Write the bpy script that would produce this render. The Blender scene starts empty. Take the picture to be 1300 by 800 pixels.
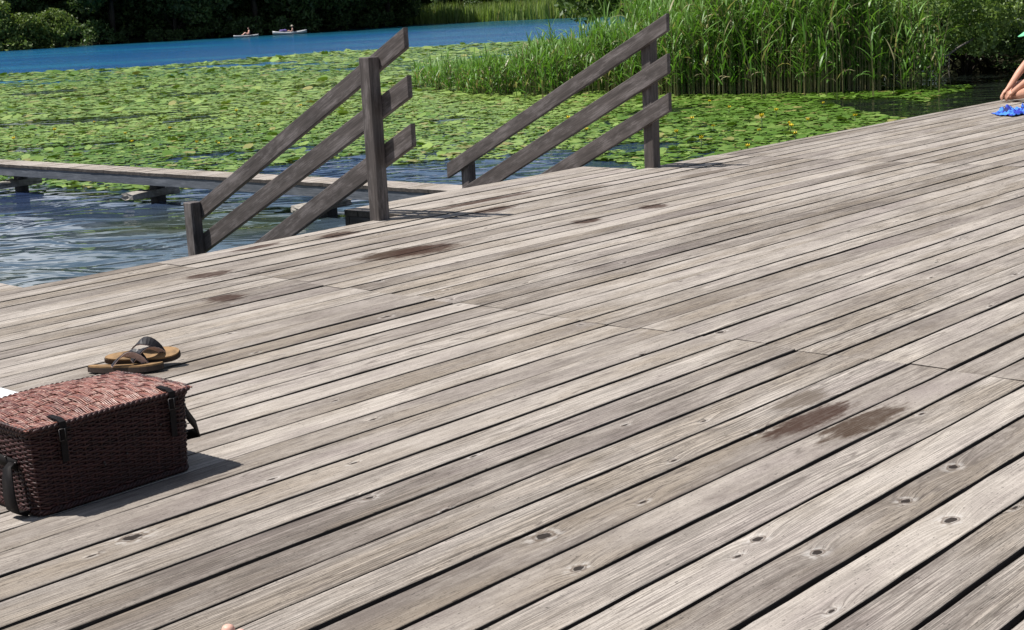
import bpy, bmesh, math, random
import numpy as np
from mathutils import Vector, Matrix, Euler

random.seed(7)
RNG = np.random.default_rng(7)
SC = bpy.context.scene
COL = SC.collection

# ------------------------------------------------------------------ camera
cam_data = bpy.data.cameras.new('camera')
cam = bpy.data.objects.new('camera', cam_data)
COL.objects.link(cam)
F_PX, PITCH, ROLL, YAW, CAM_H = 1867.9, 0.20951386, -0.05148968, 0.7439025, 1.3
cp, sp = math.cos(PITCH), math.sin(PITCH)
fw = Vector((0, cp, -sp)); rt = Vector((1, 0, 0)); up = rt.cross(fw)
r2 = math.cos(ROLL) * rt + math.sin(ROLL) * up
u2 = -math.sin(ROLL) * rt + math.cos(ROLL) * up
cam.matrix_world = Matrix(((r2.x, u2.x, -fw.x, 0), (r2.y, u2.y, -fw.y, 0), (r2.z, u2.z, -fw.z, CAM_H), (0, 0, 0, 1)))
cam_data.sensor_width = 36
cam_data.lens = 36 * F_PX / 1300
cam_data.clip_start = 0.05
cam_data.clip_end = 3000
SC.camera = cam

# ------------------------------------------------------------------ sky, sun, exposure
SUN_DIR = Vector((-0.511, -0.053, 1.0)).normalized()      # towards the sun
SUN_EL = math.asin(SUN_DIR.z)
SUN_AZ = math.atan2(SUN_DIR.x, SUN_DIR.y)                 # clockwise from +Y
world = bpy.data.worlds.new('World')
SC.world = world
world.use_nodes = True
wn = world.node_tree
sky = wn.nodes.new('ShaderNodeTexSky')
sky.sky_type = 'NISHITA'
sky.sun_disc = False
sky.sun_elevation = SUN_EL
sky.sun_rotation = SUN_AZ % (2 * math.pi)
sky.air_density = 1.0; sky.dust_density = 0.4; sky.ozone_density = 2.0
# unseen bright clouds, by direction, added to brighten the reflections in the basin
tc = wn.nodes.new('ShaderNodeTexCoord')
mpn = wn.nodes.new('ShaderNodeMapping'); mpn.inputs['Scale'].default_value = (1.0, 1.0, 2.6)
cn = wn.nodes.new('ShaderNodeTexNoise'); cn.inputs['Scale'].default_value = 2.3; cn.inputs['Detail'].default_value = 6; cn.inputs['Roughness'].default_value = .58
cr = wn.nodes.new('ShaderNodeMapRange'); cr.interpolation_type = 'SMOOTHSTEP'
cr.inputs['From Min'].default_value = .50; cr.inputs['From Max'].default_value = .66
cm = wn.nodes.new('ShaderNodeMix'); cm.data_type = 'RGBA'
cm.inputs[7].default_value = (15.0, 15.6, 16.6, 1)
wn.links.new(tc.outputs['Generated'], mpn.inputs[0]); wn.links.new(mpn.outputs[0], cn.inputs['Vector'])
wn.links.new(cn.outputs[0], cr.inputs[0]); wn.links.new(cr.outputs[0], cm.inputs[0])
wn.links.new(sky.outputs[0], cm.inputs[6])
wn.links.new(cm.outputs[2], wn.nodes['Background'].inputs[0])
wn.nodes['Background'].inputs[1].default_value = 0.05
sun_data = bpy.data.lights.new('sun', 'SUN')
sun_data.energy = 5.0
sun_data.angle = math.radians(0.53)
sun_data.color = (1.0, 0.96, 0.90)
sun = bpy.data.objects.new('sun', sun_data)
COL.objects.link(sun)
sun.rotation_euler = SUN_DIR.to_track_quat('Z', 'Y').to_euler()
SC.view_settings.view_transform = 'Standard'
SC.view_settings.look = 'None'
SC.view_settings.exposure = 0.55
SC.view_settings.gamma = 1.0
SC.cycles.max_bounces = 8
SC.cycles.transparent_max_bounces = 8

# ------------------------------------------------------------------ frames and helpers
BX, BY = math.sin(YAW), math.cos(YAW)                     # along the deck boards
NX, NY = math.cos(YAW), -math.sin(YAW)                    # across them, away from the water
DECK_ROT = math.pi / 2 - YAW
WATER = -0.75


def D(s, n, z=0.0):
    return Vector((BX * s + NX * n, BY * s + NY * n, z))


def tag(o, label=None, cat=None, group=None, kind=None):
    if label: o['label'] = label
    if cat: o['category'] = cat
    if group: o['group'] = group
    if kind: o['kind'] = kind
    return o


def empty(name, loc, label, cat, group=None, rotz=0.0):
    o = bpy.data.objects.new(name, None)
    o.empty_display_size = 0.1
    COL.objects.link(o)
    o.location = loc
    o.rotation_euler = (0, 0, rotz)
    return tag(o, label, cat, group)


def link_mesh(name, me, mat, parent=None, smooth=False):
    o = bpy.data.objects.new(name, me)
    COL.objects.link(o)
    if mat is not None:
        me.materials.append(mat)
    if smooth:
        me.polygons.foreach_set('use_smooth', [True] * len(me.polygons))
    if parent is not None:
        o.parent = parent
    return o


def from_bm(name, bm, mat, parent=None, smooth=False):
    me = bpy.data.meshes.new(name)
    bm.to_mesh(me)
    bm.free()
    return link_mesh(name, me, mat, parent, smooth)


def np_mesh(name, verts, faces_flat, sizes):
    """mesh from numpy arrays: verts (N,3), flat loop index list, per face sizes"""
    me = bpy.data.meshes.new(name)
    me.vertices.add(len(verts))
    me.vertices.foreach_set('co', np.asarray(verts, dtype=np.float32).ravel())
    me.loops.add(len(faces_flat))
    me.loops.foreach_set('vertex_index', np.asarray(faces_flat, dtype=np.int32))
    me.polygons.add(len(sizes))
    starts = np.concatenate([[0], np.cumsum(sizes)[:-1]]).astype(np.int32)
    me.polygons.foreach_set('loop_start', starts)
    me.polygons.foreach_set('loop_total', np.asarray(sizes, dtype=np.int32))
    me.update(calc_edges=True)
    return me


def point_attr(me, name, values):
    a = me.attributes.new(name, 'FLOAT', 'POINT')
    a.data.foreach_set('value', np.asarray(values, dtype=np.float32))


def beam(name, p0, p1, w, t, mat, parent, side=Vector((0, 0, 1)), bev=0.004, off=None):
    """bevelled timber from p0 to p1 (in the parent's frame); w along 'side', t across; local X runs along it"""
    p0, p1 = Vector(p0), Vector(p1)
    L = (p1 - p0).length
    ax = (p1 - p0).normalized()
    sd = (side - ax * side.dot(ax)).normalized()
    th = ax.cross(sd)
    bm = bmesh.new()
    bmesh.ops.create_cube(bm, size=1.0)
    bmesh.ops.scale(bm, vec=(L, t, w), verts=bm.verts)
    bmesh.ops.translate(bm, vec=(L / 2, 0, 0), verts=bm.verts)
    if bev:
        bmesh.ops.bevel(bm, geom=bm.edges[:], offset=bev, segments=2, affect='EDGES', profile=0.5)
    o = from_bm(name, bm, mat, parent)
    o.matrix_local = Matrix(((ax.x, -th.x, sd.x, p0.x), (ax.y, -th.y, sd.y, p0.y), (ax.z, -th.z, sd.z, p0.z), (0, 0, 0, 1)))
    return o


def tube_bm(bm, pts, radii, sides=8, cap=True, flat=1.0, ref=Vector((0, 0, 1))):
    """swept tube along pts"""
    rings = []
    n = len(pts)
    for i in range(n):
        p = Vector(pts[i])
        d = (Vector(pts[min(i + 1, n - 1)]) - Vector(pts[max(i - 1, 0)])).normalized()
        a = d.cross(ref)
        if a.length < 1e-4:
            a = d.cross(Vector((1, 0, 0)))
        a.normalize()
        b = a.cross(d)
        r = radii[i] if hasattr(radii, '__len__') else radii
        rings.append([bm.verts.new(p + a * (r * math.cos(2 * math.pi * k / sides)) + b * (r * flat * math.sin(2 * math.pi * k / sides))) for k in range(sides)])
    for i in range(n - 1):
        for k in range(sides):
            bm.faces.new((rings[i][k], rings[i][(k + 1) % sides], rings[i + 1][(k + 1) % sides], rings[i + 1][k]))
    if cap:
        bm.faces.new(rings[0][::-1])
        bm.faces.new(rings[-1])


def strip_bm(bm, pts, wvec, w, t):
    """flat strap along pts, width w along wvec, thickness t"""
    rings = []
    n = len(pts)
    for i in range(n):
        p = Vector(pts[i])
        d = (Vector(pts[min(i + 1, n - 1)]) - Vector(pts[max(i - 1, 0)])).normalized()
        wv = Vector(wvec[i]) if hasattr(wvec[0], '__len__') else Vector(wvec)
        wv = (wv - d * wv.dot(d)).normalized()
        nv = d.cross(wv)
        ww = w[i] if hasattr(w, '__len__') else w
        rings.append([bm.verts.new(p + wv * ww * a + nv * t * b) for a, b in ((-.5, -.5), (.5, -.5), (.5, .5), (-.5, .5))])
    for i in range(n - 1):
        for k in range(4):
            bm.faces.new((rings[i][k], rings[i][(k + 1) % 4], rings[i + 1][(k + 1) % 4], rings[i + 1][k]))
    bm.faces.new(rings[0][::-1])
    bm.faces.new(rings[-1])


# ------------------------------------------------------------------ materials
class NB:
    """small node builder"""
    def __init__(self, name):
        self.mat = bpy.data.materials.new(name)
        self.mat.use_nodes = True
        self.t = self.mat.node_tree
        self.bsdf = self.t.nodes['Principled BSDF']

    def put(self, sock, v):
        if isinstance(v, bpy.types.NodeSocket):
            self.t.links.new(v, sock)
        elif v is not None:
            sock.default_value = v

    def node(self, typ, ins=(), **props):
        nd = self.t.nodes.new(typ)
        for k, v in props.items():
            setattr(nd, k, v)
        for k, v in (ins.items() if isinstance(ins, dict) else enumerate(ins)):
            self.put(nd.inputs[k], v)
        return nd

    def m(self, op, a, b=None, c=None, clamp=False):
        return self.node('ShaderNodeMath', [a, b, c], operation=op, use_clamp=clamp).outputs[0]

    def vm(self, op, a, b=None):
        nd = self.node('ShaderNodeVectorMath', [a, b], operation=op)
        return nd.outputs['Value'] if op in ('LENGTH', 'DISTANCE', 'DOT_PRODUCT') else nd.outputs[0]

    def obj(self):
        return self.node('ShaderNodeTexCoord').outputs['Object']

    def sep(self, v):
        return self.node('ShaderNodeSeparateXYZ', [v]).outputs

    def xyz(self, x, y, z=0.0):
        return self.node('ShaderNodeCombineXYZ', [x, y, z]).outputs[0]

    def noise(self, v, scale=1.0, detail=3.0, rough=0.55, dist=0.0):
        return self.node('ShaderNodeTexNoise', {'Vector': v, 'Scale': scale, 'Detail': detail, 'Roughness': rough, 'Distortion': dist}).outputs[0]

    def sm(self, v, a, b, lo=0.0, hi=1.0):
        nd = self.node('ShaderNodeMapRange', {'Value': v, 'From Min': a, 'From Max': b, 'To Min': lo, 'To Max': hi}, interpolation_type='SMOOTHSTEP')
        return nd.outputs[0]

    def mix(self, f, a, b, mode='MIX'):
        nd = self.node('ShaderNodeMix', data_type='RGBA', blend_type=mode)
        self.put(nd.inputs[0], f)
        for s, v in ((6, a), (7, b)):
            self.put(nd.inputs[s], v if isinstance(v, bpy.types.NodeSocket) else (*v, 1.0))
        return nd.outputs[2]

    def attr(self, name):
        return self.node('ShaderNodeAttribute', attribute_name=name).outputs['Fac']

    def rnd(self):
        return self.node('ShaderNodeObjectInfo').outputs['Random']

    def bump(self, h, strength=0.4, dist=0.002):
        self.put(self.bsdf.inputs['Normal'], self.node('ShaderNodeBump', {'Height': h, 'Strength': strength, 'Distance': dist}).outputs[0])

    def out(self, **kw):
        for k, v in kw.items():
            k = k.replace('_', ' ')
            if isinstance(v, tuple) and len(v) == 3 and k != 'Subsurface Radius':
                v = (*v, 1.0)
            self.put(self.bsdf.inputs[k], v)
        return self.mat


def plain(name, col, rough=0.6, var=0.25, scale=30.0, spec=0.4, bump=0.0, **kw):
    b = NB(name)
    n = b.noise(b.obj(), scale, 4)
    f = b.sm(n, 0.3, 0.7)
    c = b.mix(f, tuple(v * (1 - var) for v in col), tuple(v * (1 + var * .6) for v in col))
    if bump:
        b.bump(n, bump, 0.003)
    return b.out(Base_Color=c, Roughness=rough, Specular_IOR_Level=spec, **kw)


KNOTS = [(1.97, -3.182, 1.25), (2.577, -2.304, 1.1), (2.86, -1.862, .8), (3.617, -2.34, .9), (2.537, -2.894, .7), (2.86, -1.699, .8),
         (3.614, -1.722, .8), (3.229, -1.543, 1.0), (3.298, -1.699, .8), (4.671, -3.196, .9), (2.464, -2.097, .8), (4.766, -5.262, .9), (4.2, -4.6, .8)]
STAINS = [(3.80, -2.285, .20, .052, 0), (3.87, -2.135, .19, .055, 1), (3.99, -2.42, .12, .05, 2), (5.38, -5.78, .22, .11, 1), (5.52, -5.70, .20, .11, 0),
          (5.69, -6.60, .13, .06, 0), (7.15, -6.78, .42, .05, 0), (6.86, -6.42, .16, .06, 0), (5.15, -6.70, .13, .05, 0),
          (4.12, -5.632, .09, .07, 0), (4.46, -6.222, .12, .05, 0), (7.37, -5.53, .10, .06, 0), (6.73, -5.55, .10, .05, 0),
          (8.9, -6.2, .25, .06, 2), (7.9, -6.5, .2, .05, 2)]


def deck_wood(name, detail=True):
    b = NB(name)
    P = b.obj()
    x, y, z = b.sep(P)
    R = b.attr('rnd')
    R2 = b.attr('tone')
    qx = b.m('ADD', x, b.m('MULTIPLY', R, 71.0))
    rz = b.m('MULTIPLY', R, 53.0)
    # knots: a scatter of small ones, plus the larger ones of the photograph
    vo = b.node('ShaderNodeTexVoronoi', {'Vector': b.xyz(b.m('MULTIPLY', qx, 2.3), b.m('MULTIPLY', y, 6.84), rz), 'Scale': 1.0}, voronoi_dimensions='2D', feature='F1')
    cr = b.sep(vo.outputs['Color'])[0]
    d = b.m('ADD', b.m('MULTIPLY', vo.outputs['Distance'], 26.0), b.m('MULTIPLY', b.m('LESS_THAN', cr, 0.87), 200.0))
    if detail:
        for kx, kn, kr in KNOTS:
            v = b.vm('MULTIPLY', b.vm('SUBTRACT', P, (kx, -kn, 0.0)), (1 / (.026 * kr), 1 / (.016 * kr), 0.0))
            d = b.m('MINIMUM', d, b.vm('LENGTH', v))
    wob = b.noise(b.xyz(b.m('MULTIPLY', qx, 40.0), b.m('MULTIPLY', y, 60.0), rz), 1.0, 2)
    d = b.m('ADD', d, b.m('MULTIPLY', b.m('SUBTRACT', wob, 0.5), 0.8))
    bul = b.m('DIVIDE', 1.0, b.m('ADD', 1.0, b.m('POWER', b.m('DIVIDE', d, 2.6), 2.0)))
    gy = b.m('ADD', y, b.m('MULTIPLY', bul, 0.03))
    fine = b.noise(b.xyz(b.m('MULTIPLY', qx, 2.2), b.m('MULTIPLY', gy, 270.0), rz), 1.0, 5, .68)
    mid = b.noise(b.xyz(b.m('MULTIPLY', qx, .6), b.m('MULTIPLY', gy, 48.0), rz), 1.0, 4, .6)
    blot = b.noise(b.xyz(b.m('MULTIPLY', qx, 2.2), b.m('MULTIPLY', y, 9.0), rz), 1.0, 5, .65)
    blot2 = b.noise(b.xyz(b.m('MULTIPLY', qx, .9), b.m('MULTIPLY', y, 4.0), b.m('ADD', rz, 9.0)), 1.0, 4, .6)
    big = b.noise(P, 0.55, 4, .6)
    speck = b.noise(P, 190.0, 3, .7)
    # growth-ring contour lines running along the board
    cath = b.m('MULTIPLY', b.noise(b.xyz(b.m('MULTIPLY', qx, .55), b.m('MULTIPLY', gy, 11.0), rz), 1.0, 2, .4), 34.0)
    saw = b.m('PINGPONG', cath, 1.0)
    line = b.sm(saw, 0.0, 0.32, 1.0, 0.0)
    gate = b.sm(b.noise(b.xyz(b.m('MULTIPLY', qx, 1.1), b.m('MULTIPLY', y, 5.0), b.m('ADD', rz, 4.0)), 1.0, 3), 0.42, 0.58)
    line = b.m('MULTIPLY', line, gate)
    hair = b.noise(b.xyz(b.m('MULTIPLY', qx, 7.0), b.m('MULTIPLY', gy, 560.0), rz), 1.0, 3, .7)
    crk = b.noise(b.xyz(b.m('MULTIPLY', qx, 2.6), b.m('MULTIPLY', gy, 105.0), b.m('ADD', rz, 2.0)), 1.0, 3, .55)
    crack = b.m('MULTIPLY', b.sm(b.m('ABSOLUTE', b.m('SUBTRACT', crk, 0.5)), 0.016, 0.003), b.sm(blot2, .50, .60))
    mott = b.noise(b.xyz(b.m('MULTIPLY', qx, 24.0), b.m('MULTIPLY', y, 52.0), rz), 1.0, 5, .7)
    f = b.m('ADD', 0.62, b.m('MULTIPLY', b.m('SUBTRACT', R2, 0.5), 0.72))
    f = b.m('ADD', f, b.m('MULTIPLY', b.m('SUBTRACT', mid, 0.5), 0.65))
    f = b.m('ADD', f, b.m('MULTIPLY', b.m('SUBTRACT', blot, 0.5), 1.7))
    f = b.m('ADD', f, b.m('MULTIPLY', b.m('SUBTRACT', mott, 0.5), 0.75))
    f = b.m('ADD', f, b.m('MULTIPLY', b.m('SUBTRACT', big, 0.5), 1.15), clamp=True)
    c = b.mix(f, (.158, .134, .117), (.420, .377, .336))
    warm = b.m('MULTIPLY', b.sm(blot2, 0.46, 0.68), 0.52)
    c = b.mix(warm, c, (.275, .226, .172))
    purp = b.m('MULTIPLY', b.sm(blot2, 0.50, 0.28), 0.30)
    c = b.mix(purp, c, (.215, .175, .178))
    fm = b.m('MULTIPLY', b.sm(fine, 0.40, 0.60, 0.58, 1.10), b.sm(hair, .36, .58, .60, 1.08))
    R3 = b.m('FRACT', b.m('MULTIPLY', R, 17.3))
    fm = b.m('ADD', b.m('MULTIPLY', fm, b.m('ADD', .35, b.m('MULTIPLY', R3, .75))), b.m('SUBTRACT', .62, b.m('MULTIPLY', R3, .70)))
    pit = b.noise(b.xyz(b.m('MULTIPLY', qx, 45.0), b.m('MULTIPLY', y, 170.0), rz), 1.0, 2, .5)
    fm = b.m('MULTIPLY', fm, b.sm(pit, .66, .72, 1.0, .45))
    sk = b.sm(speck, 0.30, 0.50, 0.72, 1.0)
    c = b.mix(1.0, c, b.node('ShaderNodeCombineColor', [fm, fm, fm]).outputs[0], 'MULTIPLY')
    c = b.mix(1.0, c, b.node('ShaderNodeCombineColor', [sk, sk, sk]).outputs[0], 'MULTIPLY')
    c = b.mix(b.m('MULTIPLY', line, 0.68), c, (.105, .088, .078))
    c = b.mix(b.m('MULTIPLY', crack, .8), c, (.055, .045, .040))
    halo = b.m('MULTIPLY', b.sm(d, 3.0, 1.5), b.m('MULTIPLY', b.sm(wob, .42, .62), 0.38))
    c = b.mix(halo, c, (.50, .475, .45))
    ringl = b.m('MULTIPLY', b.sm(b.m('ABSOLUTE', b.m('SUBTRACT', d, 1.12)), 0.28, 0.05), 0.7)
    c = b.mix(ringl, c, (.10, .075, .06))
    core = b.sm(d, 0.95, 0.7)
    c = b.mix(b.m('MULTIPLY', core, b.sm(cr, .8, 1.0, .35, 0.95) if not detail else 0.96), c, (.020, .015, .013))
    if detail:
        msks = {0: None, 1: None, 2: None}
        sn = b.noise(b.xyz(b.m('MULTIPLY', x, 9.0), b.m('MULTIPLY', y, 42.0), rz), 1.0, 4, .65)
        for sx, sn_, rx, ry, kind in STAINS:
            v = b.vm('MULTIPLY', b.vm('SUBTRACT', P, (sx, -sn_, 0.0)), (.82 / rx, .82 / ry, 0.0))
            e = b.m('ADD', b.vm('LENGTH', v), b.m('MULTIPLY', b.m('SUBTRACT', sn, 0.5), 1.8))
            k = b.m('MULTIPLY', b.sm(e, 1.2, 0.65), b.sm(mott, .32, .52, .78, 1.0))
            msks[kind] = k if msks[kind] is None else b.m('MAXIMUM', msks[kind], k)
        sg = b.sm(fine, .40, .62, 1.0, .80)
        c = b.mix(b.m('MULTIPLY', b.m('MULTIPLY', msks[2], .8), sg), c, (.085, .066, .050))
        c = b.mix(b.m('MULTIPLY', b.m('MULTIPLY', msks[1], .97), sg), c, (.036, .019, .010))
        c = b.mix(b.m('MULTIPLY', b.m('MULTIPLY', msks[0], .97), sg), c, (.036, .0170, .0110))
    h = b.m('SUBTRACT', b.m('MULTIPLY', fine, 0.6), b.m('MULTIPLY', line, 0.35))
    h = b.m('SUBTRACT', h, b.m('ADD', core, b.m('MULTIPLY', crack, .8)))
    h = b.m('ADD', h, b.m('MULTIPLY', hair, .25))
    b.bump(h, 0.55, 0.0025)
    return b.out(Base_Color=c, Roughness=0.80, Specular_IOR_Level=0.12)


def stained_wood(name, lo, hi, grey, scale=1.0):
    b = NB(name)
    P = b.obj()
    x, y, z = b.sep(P)
    r = b.m('MULTIPLY', b.rnd(), 40.0)
    qx = b.m('ADD', x, r)
    fine = b.noise(b.xyz(b.m('MULTIPLY', qx, 5.0), b.m('MULTIPLY', y, 190.0), b.m('MULTIPLY', z, 190.0)), 1.0, 4, .65)
    mid = b.noise(b.xyz(b.m('MULTIPLY', qx, 1.6), b.m('MULTIPLY', y, 26.0), b.m('MULTIPLY', z, 26.0)), 1.0, 4, .6)
    pat = b.noise(b.xyz(b.m('MULTIPLY', qx, 4.0), b.m('MULTIPLY', y, 14.0), b.m('MULTIPLY', z, 14.0)), 1.0, 5, .7)
    c = b.mix(b.sm(mid, .3, .7), lo, hi)
    c = b.mix(b.m('MULTIPLY', b.sm(pat, .45, .66), .85), c, grey)
    c = b.mix(b.m('MULTIPLY', b.sm(fine, .62, .38), .55), c, tuple(v * .4 for v in lo))
    b.bump(fine, 0.5, 0.002)
    return b.out(Base_Color=c, Roughness=0.62, Specular_IOR_Level=0.35)


M_deck = deck_wood('weathered_deck_wood')
M_plank = deck_wood('weathered_plank_wood', detail=False)
M_rail = stained_wood('dark_rail_wood', (.060, .050, .046), (.115, .097, .091), (.20, .175, .170))
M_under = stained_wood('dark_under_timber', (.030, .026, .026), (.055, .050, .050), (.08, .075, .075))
M_side = stained_wood('gap_shade_board_side', (.035, .028, .024), (.070, .058, .050), (.10, .088, .08))  # shade of the gaps between boards put into a darker side colour
M_steel = stained_wood('grey_side_timber', (.075, .085, .10), (.11, .12, .14), (.15, .16, .18))
M_pale = plain('pale_weathered_timber', (.27, .25, .22), .85, .35, 14, bump=.4)

# ------------------------------------------------------------------ water
def water_material():
    b = NB('lake_water')
    P = b.obj()
    x, y, z = b.sep(P)
    far = b.sm(y, 44.0, 62.0)
    near = b.sm(y, 13.0, 20.0)
    c = b.mix(near, (.046, .068, .088), (.018, .034, .095))  # sky reflection of basin and open patch painted in as blue
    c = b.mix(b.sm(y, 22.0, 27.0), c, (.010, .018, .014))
    c = b.mix(b.sm(x, 1.5, 4.5), c, (.010, .014, .011))  # dark reflection of bush and bank painted into the right side
    c = b.mix(far, c, (.005, .076, .210))  # open lake: reflected sky blue put into the base colour
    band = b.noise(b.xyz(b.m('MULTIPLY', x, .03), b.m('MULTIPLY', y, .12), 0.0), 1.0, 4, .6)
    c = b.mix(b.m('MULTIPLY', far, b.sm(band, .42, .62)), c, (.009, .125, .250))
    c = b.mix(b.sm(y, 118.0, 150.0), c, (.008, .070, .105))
    patch = b.noise(P, .35, 3)
    c = b.mix(b.m('MULTIPLY', b.sm(patch, .45, .65), b.m('SUBTRACT', 1.0, near)), c, (.045, .058, .020))
    # ripples: long and lazy in the basin, finer and steeper on the open lake
    w1 = b.noise(b.xyz(b.m('MULTIPLY', x, 1.1), b.m('MULTIPLY', y, 1.7), 0.0), 1.0, 2, .45, .8)
    w2 = b.noise(b.xyz(b.m('MULTIPLY', x, 4.0), b.m('MULTIPLY', y, 5.5), 3.0), 1.0, 2, .5, .4)
    w3 = b.noise(P, 0.9, 4, .6)
    h = b.m('ADD', b.m('MULTIPLY', w1, .046), b.m('MULTIPLY', w2, .003))
    h = b.m('ADD', h, b.m('MULTIPLY', b.m('MULTIPLY', w3, .42), far))
    b.bump(h, 1.0, 1.0)
    return b.out(Base_Color=c, Roughness=b.m('ADD', .03, b.m('MULTIPLY', far, .12)), IOR=1.45, Specular_IOR_Level=0.5)


bm = bmesh.new()
bmesh.ops.create_grid(bm, x_segments=2, y_segments=2, size=1.0)
bmesh.ops.scale(bm, vec=(700, 500, 1), verts=bm.verts)
water = from_bm('water', bm, water_material())
water.location = (0, 430, WATER)
tag(water, kind='structure')
# the mesh is given in world metres so that the ripple pattern reads in world scale
for v in water.data.vertices:
    v.co += Vector((0, 430, WATER))
water.location = (0, 0, 0)

# ------------------------------------------------------------------ shore terrain
SH_AZ = np.radians([-75, -40, -25, -18.4, -7.8, -3.9, -3.4, 2.1, 6.3, 9.0, 11.5, 14.0, 17.0, 20, 30, 50, 80])
SH_R = np.array([120, 128, 140, 149, 153.5, 168, 178, 165, 157, 150, 95, 46, 34.5, 34.5, 34, 40, 60.])


def shore_r(az):
    return float(np.interp(az, SH_AZ, SH_R))


def ground_z(d):
    return WATER - .35 + min(max(d + 1.5, 0) * .22, .75) + max(d - 4, 0) * .035


bm = bmesh.new()
azs = np.radians(np.linspace(-75, 80, 200))
offs = [-2, 0, 1, 2, 4, 8, 15, 30, 60, 120, 300, 900]
grid = []
for a in azs:
    row = []
    for d in offs:
        r = shore_r(a) + d
        row.append(bm.verts.new((math.sin(a) * r, math.cos(a) * r, ground_z(d) + (0.15 * math.sin(r * 1.7 + a * 90) if d > 0 else 0))))
    grid.append(row)
for i in range(len(azs) - 1):
    for j in range(len(offs) - 1):
        bm.faces.new((grid[i][j], grid[i + 1][j], grid[i + 1][j + 1], grid[i][j + 1]))
bmesh.ops.recalc_face_normals(bm, faces=bm.faces)
b = NB('shore_soil')
n1 = b.noise(b.obj(), .8, 5, .7)
cc = b.mix(b.sm(n1, .35, .65), (.018, .015, .010), (.024, .028, .012))
ground = from_bm('ground', bm, b.out(Base_Color=cc, Roughness=.95, Specular_IOR_Level=.08), smooth=True)
tag(ground, kind='structure')

# ------------------------------------------------------------------ deck
PITCH_B, OFF_B = 0.1462767, -2.347116
DECK_EDGE = -6.84
gaps = [OFF_B + PITCH_B * k for k in range(-30, 26)]
rows = [(DECK_EDGE, gaps[0])] + list(zip(gaps[:-1], gaps[1:]))


class Planks:
    """boards with worn, slightly wavy edges, all in one mesh; local x along the board"""
    def __init__(self):
        self.v, self.f, self.sz, self.r, self.t, self.mi = [], [], [], [], [], []

    def add(self, x0, x1, y0, y1, ztop=0.0, th=0.04, step=0.16, wav=0.0016, tone=None):
        n = max(2, int((x1 - x0) / step) + 1)
        xs = np.linspace(x0, x1, n)
        ph = RNG.uniform(0, 6.28, 8)
        wl = RNG.uniform(1.5, 9.0, 4)
        e0 = wav * (np.sin(xs * wl[0] + ph[0]) + .8 * np.sin(xs * wl[1] * 2.3 + ph[1])) + RNG.normal(0, wav * .25, n)
        e1 = wav * (np.sin(xs * wl[2] + ph[2]) + .8 * np.sin(xs * wl[3] * 2.3 + ph[3])) + RNG.normal(0, wav * .25, n)
        zz = ztop + .0012 * np.sin(xs * 2.1 + ph[4]) + RNG.normal(0, .0008)
        ti = RNG.normal(0, .0008)
        c = .0016
        a, bb = y0 + e0, y1 + e1
        sec = [(a, zz - th), (a, zz - c - ti), (a + c, zz - ti), (bb - c, zz + ti), (bb, zz - c + ti), (bb, zz - th)]
        base = len(self.v) // 1
        ring = np.stack([np.stack([xs, s_[0], np.broadcast_to(s_[1], n)], 1) for s_ in sec], 1)   # n,6,3
        self.v.extend(ring.reshape(-1, 3).tolist())
        for i in range(n - 1):
            for k in range(6):
                k2 = (k + 1) % 6
                self.f.extend((base + i * 6 + k, base + (i + 1) * 6 + k, base + (i + 1) * 6 + k2, base + i * 6 + k2))
                self.sz.append(4)
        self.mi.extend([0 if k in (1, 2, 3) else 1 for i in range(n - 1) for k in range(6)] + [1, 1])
        self.f.extend([base + k for k in range(6)]); self.sz.append(6)
        self.f.extend([base + (n - 1) * 6 + k for k in range(5, -1, -1)]); self.sz.append(6)
        self.r.extend([RNG.uniform()] * (n * 6))
        self.t.extend([RNG.uniform() if tone is None else tone] * 0 or [self._tone(tone)] * (n * 6))

    def _tone(self, tone):
        return float(RNG.uniform()) if tone is None else tone

    def build(self, name, mat, parent=None):
        me = np_mesh(name, self.v, self.f, self.sz)
        point_attr(me, 'rnd', self.r)
        point_attr(me, 'tone', self.t)
        me.polygons.foreach_set('material_index', self.mi)
        bmx = bmesh.new(); bmx.from_mesh(me)
        bmesh.ops.recalc_face_normals(bmx, faces=bmx.faces)
        for fc in bmx.faces: fc.smooth = False
        bmx.to_mesh(me); bmx.free()
        o = link_mesh(name, me, mat, parent)
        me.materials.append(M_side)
        return o


pk = Planks()
joints = [-6.2, -0.81, 4.57, 9.95, 15.33, 20.71, 26.1]
for n0, n1 in rows:
    g0, g1 = RNG.uniform(.0048, .0104, 2)
    jj = [j + RNG.normal(0, .012) for j in joints]
    for a, c in zip(jj[:-1], jj[1:]):
        y0, y1 = -n1 + g0 + RNG.normal(0, .0008), -n0 - g1 + RNG.normal(0, .0008)
        pk.add(a + .0007, c - .0007, y0, y1, step=.14 if a < 5 else .3)
deck = pk.build('deck', M_deck)
deck.rotation_euler = (0, 0, DECK_ROT)
tag(deck, kind='structure')
k = 0
for s in np.arange(-4.9, 26, 0.9):
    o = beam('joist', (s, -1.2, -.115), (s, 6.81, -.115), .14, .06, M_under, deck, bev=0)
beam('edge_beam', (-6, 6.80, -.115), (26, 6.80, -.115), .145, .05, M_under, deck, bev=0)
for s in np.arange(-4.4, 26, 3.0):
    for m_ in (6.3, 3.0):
        beam('deck_pile', (s, m_, -1.4), (s, m_, -.19), .16, .16, M_under, deck, side=Vector((1, 0, 0)), bev=.01)

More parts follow.
